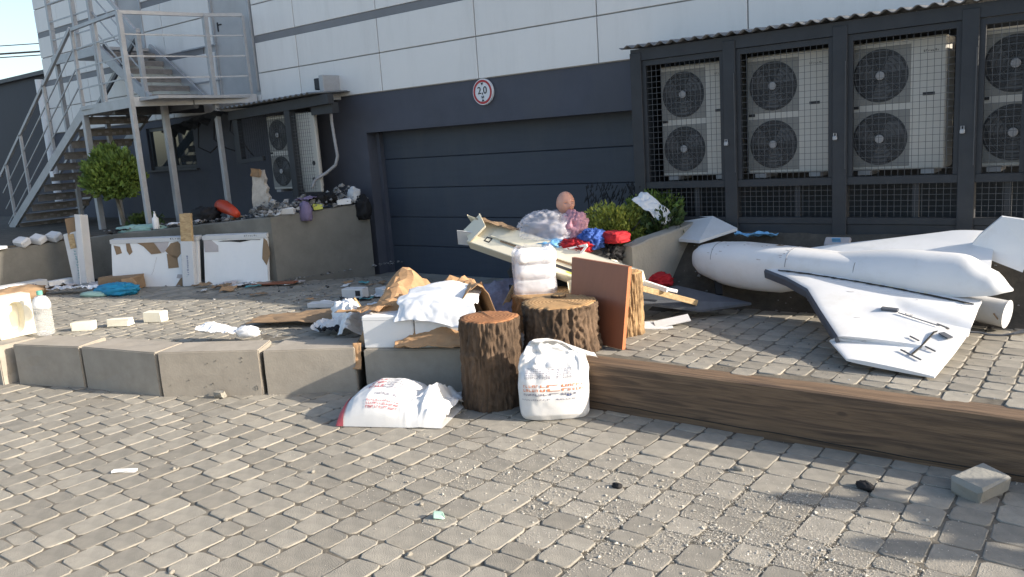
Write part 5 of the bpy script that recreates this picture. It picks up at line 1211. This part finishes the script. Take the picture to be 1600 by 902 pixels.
def chunks(bb, n, fn, smin, smax, seed, flat=.6):
    r = random.Random(seed)
    for k in range(n):
        p = fn(r); s = r.uniform(smin, smax)*r.uniform(.5, 1); vs = []
        rot = eul(r.uniform(0, 360), r.uniform(0, 360), r.uniform(0, 360))
        for d in ((1, 0, 0), (-1, 0, 0), (0, 1, 0), (0, -1, 0), (0, 0, 1), (0, 0, -1)):
            q = rot @ V(*[x*s*r.uniform(.5, 1.1) for x in d]); q.z *= flat; vs.append(p+q+V(0, 0, s*flat*.5))
        bb.add(vs, [(0, 2, 4), (2, 1, 4), (1, 3, 4), (3, 0, 4), (2, 0, 5), (1, 2, 5), (3, 1, 5), (0, 3, 5)], min(.98, max(.02, r.gauss(.55, .28))))
# rubble on the retaining wall
def wl(s, off, z):  # along the wall top
    a, c = V(-8.62, 7.85, 0), V(-9.0, 6.5, 0); p = a.lerp(c, s); n = V(-.96, .27, 0); return V(p.x, p.y, z)+n*off
bb = B(); chunks(bb, 420, lambda r: (lambda s, o: wl(s, o, 1.23+max(0, .30*(1-abs(o-.25)/.45))*r.random()*(1-.5*s)))(r.uniform(0, 1.05), r.uniform(-.02, .55)), .02, .075, 31, .8)
tag(bb.build('rubble_pile', M['rubble']), 'pile of grey and black broken rubble on the retaining wall beside the garage door', 'rubble', kind='stuff')
blob('purple_cloth', wl(.66, -.03, 1.22), (.09, .06, .12), 111, 'purple', 'purple grey cloth hanging over the edge of the rubble wall', 'cloth', .3, 3, 30)
crumple('purple_cloth', wl(.60, .1, 1.36), .2, .26, 112, 'purple', 'mauve cloth on top of the rubble on the retaining wall', 'cloth', 20, .05, 5, None, .006, 24)
carton('yellow_packet', wl(.52, .0, 1.275), (.13, .09, .07), 50, 'yel', 'yellow green packet in the rubble on the retaining wall', 'packet', .01, jit=.01)
carton('white_packet', wl(.24, .02, 1.30), (.19, .10, .08), 60, 'foam', 'white packet in the rubble near the garage door jamb', 'packet', .01, jit=.012)
carton('white_packet', wl(.82, .03, 1.26), (.19, .10, .08), 40, 'carton_w', 'white packet at the left end of the rubble pile', 'packet', .01, jit=.012)
blob('white_lump', wl(.10, .1, 1.36), (.08, .07, .10), 113, 'carton_w', 'pale lump in the rubble nearest the garage door', 'rubble', .4, 3, 26)
blob('black_tangle', wl(.06, -.02, 1.17), (.10, .07, .15), 114, 'black', 'black tangled wire hanging over the wall end by the garage door', 'wire tangle', .5, 4, 36)
for k, s in enumerate((.36, .46)): blob('black_lump', wl(s, .16, 1.36), (.12, .08, .07), 115+k, 'black', ['black lump of plastic in the middle of the rubble', 'black lump of plastic left of the middle of the rubble'][k], 'rubble', .45, 4, 30)
# rubble along the terrace edge and behind the panels
def edge(r): 
    u = r.random(); p = V(-9.1, 6.6, 0).lerp(V(-12.3, 5.8, 0), u); return V(p.x+r.uniform(-.1, .1), p.y+r.uniform(0, .5), 1.20-.2*u+.05*r.random())
bb = B(); chunks(bb, 260, edge, .015, .06, 33); chunks(bb, 300, lambda r: (lambda x: V(x, yback(x)-.45*r.random()-.05, .36))(r.uniform(-12, -8.4)), .01, .045, 34); tag(bb.build('edge_rubble', M['rubble']), 'small rubble scattered along the top and the foot of the wall behind the white boards', 'rubble', kind='stuff')
blob('black_sheet', (-10.55, 6.55, 1.22), (.20, .14, .10), 120, 'black', 'black crumpled plastic left of the orange red tube', 'plastic', .4, 3.5, 34)
blob('green_white_bag', (-11.55, 6.12, 1.06), (.40, .10, .06), 121, 'mint', 'pale green and white rubbish on the wall above the left white panel', 'rubbish', .4, 3.5, 44, None, 14)
# ------------------------------------------------------------------ far left kerb: cream foam block, bottle, yellow bricks
fb = thing('foam_block', (-8.93, 3.27, .385), 'cream moulded foam block with an arched recess, standing on the kerb at the left edge', 'foam block')
y0, y1, z0, z1, xf, xb = 3.10, 3.43, .388, .80, -8.86, -9.06; N_ = 32
def outer(k):
    t = 2*math.pi*k/N_-math.pi/2; c, s = math.cos(t), math.sin(t); m = max(abs(c), abs(s)); return ((y0+y1)/2+(y1-y0)/2*c/m, (z0+z1)/2+(z1-z0)/2*s/m)
def inner(k, q=1):
    t = 2*math.pi*k/N_-math.pi/2; c, s = math.cos(t), math.sin(t); w_ = .085*(1+.15*s)-.012*math.cos(2*t); return (3.275+w_*c*q, (.585 if q == 1 else .585)+(.155*s)*q)
bb = B(); vo = [V(xf+.01*(z1-outer(k)[1]), *outer(k)) for k in range(N_)]; vi = [V(xf+.004, *inner(k)) for k in range(N_)]; vd = [V(xf-.09, *inner(k, .86)) for k in range(N_)]; vb = [V(xb, *outer(k)) for k in range(N_)]
quad = lambda a, c: [(a*N_+k, a*N_+(k+1) % N_, c*N_+(k+1) % N_, c*N_+k) for k in range(N_)]
bb.add(vo+vi+vd+vb, quad(0, 1)+quad(1, 2)+quad(0, 3)+[tuple(2*N_+k for k in range(N_)), tuple(3*N_+k for k in range(N_))]); bb.build('foam_body', M['foam_c'], fb)
bt = thing('water_bottle', (-8.60, 3.42, .39), 'large clear plastic water bottle with a green cap on the kerb', 'bottle')
bb = B(); bb.lathe((-8.60, 3.42, .392), [(.06, 0), (.078, .012), (.082, .04), (.078, .075), (.082, .11), (.077, .145), (.082, .18), (.080, .24), (.083, .30), (.07, .345), (.045, .385), (.025, .405), (.022, .43)], 28); o = bb.build('bottle_body', M['bottle'], bt, True)
bb = B(); bb.lathe((-8.60, 3.42, .80), [(.026, 0), (.028, .005), (.028, .035), (.024, .04)], 18); bb.build('cap', M['cap'], bt)
bb = B(); bb.lathe((-8.60, 3.42, .662), [(.0845, 0), (.0855, .05), (.073, .085), (.05, .12)], 28); bb.build('shoulder_highlight', M['plast_w'], bt, True)  # whitish band painting the highlight on the clear bottle's shoulder
for k, (c, s, rz, lab) in enumerate((((-8.62, 3.80, .40), (.22, .11, .09), 40, 'cream yellow brick nearest the clear bottle'), ((-8.38, 4.06, .40), (.24, .11, .085), 30, 'cream yellow brick in the middle of the three on the sunlit paving'), ((-8.22, 4.36, .41), (.22, .12, .11), 25, 'cream yellow brick farthest from the clear bottle'))):
    carton('yellow_brick', c, s, rz, 'foam_c', lab, 'brick', .008, 'cream yellow bricks behind the kerb', jit=.006)
# ------------------------------------------------------------------ small things in the foreground
o = carton('loose_paver', (-.60, 4.64, .05), (.25, .17, .10), 62, 'kerb', 'broken loose concrete block lying beside the timber beam at the right edge', 'concrete block', .014, eu=eul(9, -5, 62), jit=.010)
blob('dark_clod', (-1.12, 4.42, .012), (.042, .026, .020), 131, 'black', 'dark burnt clod on the paving below the timber beam', 'clod', .5, 4, 22, None, -30)
blob('grey_clod', (-1.80, 4.33, .008), (.026, .014, .013), 132, 'stone', 'small grey pebble on the paving just outside the timber shadow', 'pebble', .5, 4, 18)
blob('dark_stone', (-2.30, 3.78, .008), (.024, .018, .015), 133, 'black', 'small charred stone among the gravel left of the debris patch', 'stone', .5, 4, 18)
carton('green_stone', (-2.95, 2.98, .016), (.06, .045, .034), 30, 'mint', 'small greenish stone on the sunlit paving in the middle foreground', 'stone', .008, jit=.008)
carton('white_splinter', (-5.26, 2.42, .012), (.16, .035, .016), 38, 'foam', 'thin white splinter of plastic on the left foreground paving', 'splinter', .003, jit=.006)
carton('kerb_chip', (-6.15, 3.72, .03), (.09, .06, .06), 20, 'stone', 'broken chip lying at the foot of the pitted kerb block', 'stone', .01, jit=.015)
for k, (x, y) in enumerate(((-5.0, 2.62), (-4.0, 2.35), (-2.8, 2.6), (-3.72, 1.86), (-4.1, 3.05), (-3.15, 3.05), (-2.2, 3.28), (-3.0, 2.22), (-3.55, 1.66), (-2.52, 3.42))):
    blob('pebble', (x, y, .004), (.013, .010, .009), 140+k, 'stone', 'whitish pebble lying loose on the foreground paving', 'pebble', .45, 3, 14, None, 30*k, 'loose pebbles on the foreground paving')
bb = B()
def spot(cx, cy, sx, sy):
    def f(r): return V(cx+r.gauss(0, sx), cy+r.gauss(0, sy), .000)
    return f
for (cx, cy, sx, sy, n, sd_) in ((-1.55, 3.55, .28, .13, 1700, 1), (-2.15, 3.25, .32, .16, 1500, 2), (-1.45, 4.05, .25, .10, 900, 3), (-2.6, 3.6, .35, .18, 900, 4), (-1.15, 3.55, .22, .10, 1300, 5), (-3.1, 3.35, .5, .25, 600, 6), (-2.3, 4.1, .6, .15, 700, 7), (-2.0, 3.75, .5, .3, 1200, 8)):
    chunks(bb, int(n*2.6), spot(cx, cy, sx*1.35, sy*1.35), .002, .0068, sd_); chunks(bb, n//22, spot(cx, cy, sx, sy), .010, .018, sd_+50)
chunks(bb, 900, lambda r: (lambda x: V(x, front(x)-r.random()**2*3.2, -.004))(r.uniform(-7.5, -.4)), .003, .010, 9)
tag(bb.build('gravel', M['stone']), 'fine gravel and crumbs of broken concrete over the foreground paving', 'gravel', kind='stuff')
bb = B()
chunks(bb, 700, lambda r: (lambda x, y: V(x, y, zplat(x, y)))(r.uniform(-9.5, -5.2), r.uniform(5.0, 7.6)), .006, .03, 41)
chunks(bb, 340, lambda r: (lambda x, y: V(x, y, zplat(x, y)))(r.uniform(-3.6, -.6), r.uniform(5.1, 6.2)), .003, .012, 42)
chunks(bb, 300, lambda r: (lambda x, y: V(x, y, zplat(x, y)))(r.uniform(-11.5, -6), r.uniform(4.4, 5.4)), .004, .02, 43)
chunks(bb, 240, lambda r: (lambda x, y: V(x, y, zbank(x, y)))(r.uniform(-3.9, -.6), r.uniform(6.3, 7.3)), .006, .03, 44)
tag(bb.build('fine_litter', M['rubble']), 'fine grey litter and crumbs over the raised paving', 'litter', kind='stuff')
r = random.Random(77); mats = ['carton_w', 'bagw', 'carton_b', 'kraft', 'foam', 'carton_p', 'ink', 'kerb', 'inkg']
for k in range(46):
    x = r.uniform(-9.4, -6.0); y = r.uniform(5.6, 7.4)
    if y > yback(x)-.25: y = yback(x)-.3*r.random()-.15
    crumple('litter', (x, y, zplat(x, y)+.015), r.uniform(.08, .26), r.uniform(.05, .16), 200+k, mats[k % 9] if mats[k % 9] in M else 'foam', 'scrap of paper or plastic littering the shaded paving before the garage door', 'litter', r.uniform(0, 180), .02, 8, None, .003, 10, group='litter before the garage door')
for k in range(22):
    u = r.random(); p = V(-9.0, 6.5, 0).lerp(V(-12.3, 5.66, 0), u); up_ = k % 2
    crumple('litter', (p.x+r.uniform(-.1, .1), p.y+(r.uniform(.05, .35) if up_ else -r.uniform(.25, .7)), (1.21-.2*u) if up_ else .37), r.uniform(.1, .3), r.uniform(.07, .2), 300+k, ['carton_b', 'bagw', 'carton_p', 'rubble', 'kraft', 'carton_w', 'black'][k % 7], 'torn scrap of carton or plastic along the retaining wall', 'litter', r.uniform(0, 180), .045, 6, None, .004, 12, group='torn scraps along the retaining wall', facet=2)
# someone standing outside the picture on the right, whose shadow falls on the paving
pp = thing('person', (2.62, 5.42, 0), 'person in dark clothes holding up a phone, standing to the right outside the photo', 'person')
def skin_body(name, pts, edges, rad, m, parent, root=0):
    me = bpy.data.meshes.new(name); me.from_pydata([Vector(p) for p in pts], edges, []); o = bpy.data.objects.new(name, me); COL.objects.link(o); o.parent = parent
    me.materials.append(M[m]); md = o.modifiers.new('skin', 'SKIN'); md.use_smooth_shade = True
    for i, rr in enumerate(rad):
        me.skin_vertices[0].data[i].radius = (rr, rr) if not isinstance(rr, tuple) else rr
        me.skin_vertices[0].data[i].use_root = i == root
    s = o.modifiers.new('sub', 'SUBSURF'); s.levels = 1; s.render_levels = 1; return o
pts = [(0, 0, .95), (0, 0, 1.15), (0, 0, 1.40), (0, 0, 1.50), (-.02, 0, 1.57), (0, -.20, 1.42), (-.10, -.26, 1.14), (-.34, -.13, 1.30), (0, .20, 1.42), (-.10, .26, 1.14), (-.34, .10, 1.30), (0, -.10, .88), (.0, -.11, .48), (.0, -.12, .08), (-.14, -.13, .05), (0, .10, .88), (.0, .11, .48), (.0, .12, .08), (-.14, .13, .05)]
ed = [(0, 1), (1, 2), (2, 3), (3, 4), (2, 5), (5, 6), (6, 7), (2, 8), (8, 9), (9, 10), (0, 11), (11, 12), (12, 13), (13, 14), (0, 15), (15, 16), (16, 17), (17, 18)]
skin_body('clothed_body', pts, ed, [(.16, .23), (.16, .23), (.15, .22), .075, .06, .085, .07, .05, .085, .07, .05, .115, .085, .06, .045, .115, .085, .06, .045], 'cloth', pp)
blob('head', (2.59, 5.42, 1.66), (.10, .078, .125), 301, 'skin', '', '', .0, 2, 30, pp, 0, None, 2.1, False)
blob('hair', (2.615, 5.42, 1.70), (.10, .085, .10), 302, 'hair', '', '', .05, 3, 26, pp, 0, None, 2.1, False)
for s in (-.115, .085):
    skin_body('hand', [(-.34, s, 1.30), (-.40, s*.7, 1.34), (-.43, s*.5, 1.38), (-.445, s*.45, 1.41), (-.42, s*.6, 1.40), (-.44, s*.3, 1.37), (-.45, s*.2, 1.385)], [(0, 1), (1, 2), (2, 3), (1, 4), (1, 5), (5, 6)], [.032, .034, .014, .010, .010, .012, .010], 'skin', pp)
bb = B(); bb.box((2.62-.46, 5.42, 1.40), (.01, .15, .075), None, .003); bb.build('phone', M['ink'], pp)
copy_tree(pp, (3.12, 5.12, 0), 'second person in dark clothes added out of view beside the first to widen the shadow')  # unseen second figure, added to broaden the shadow on the paving
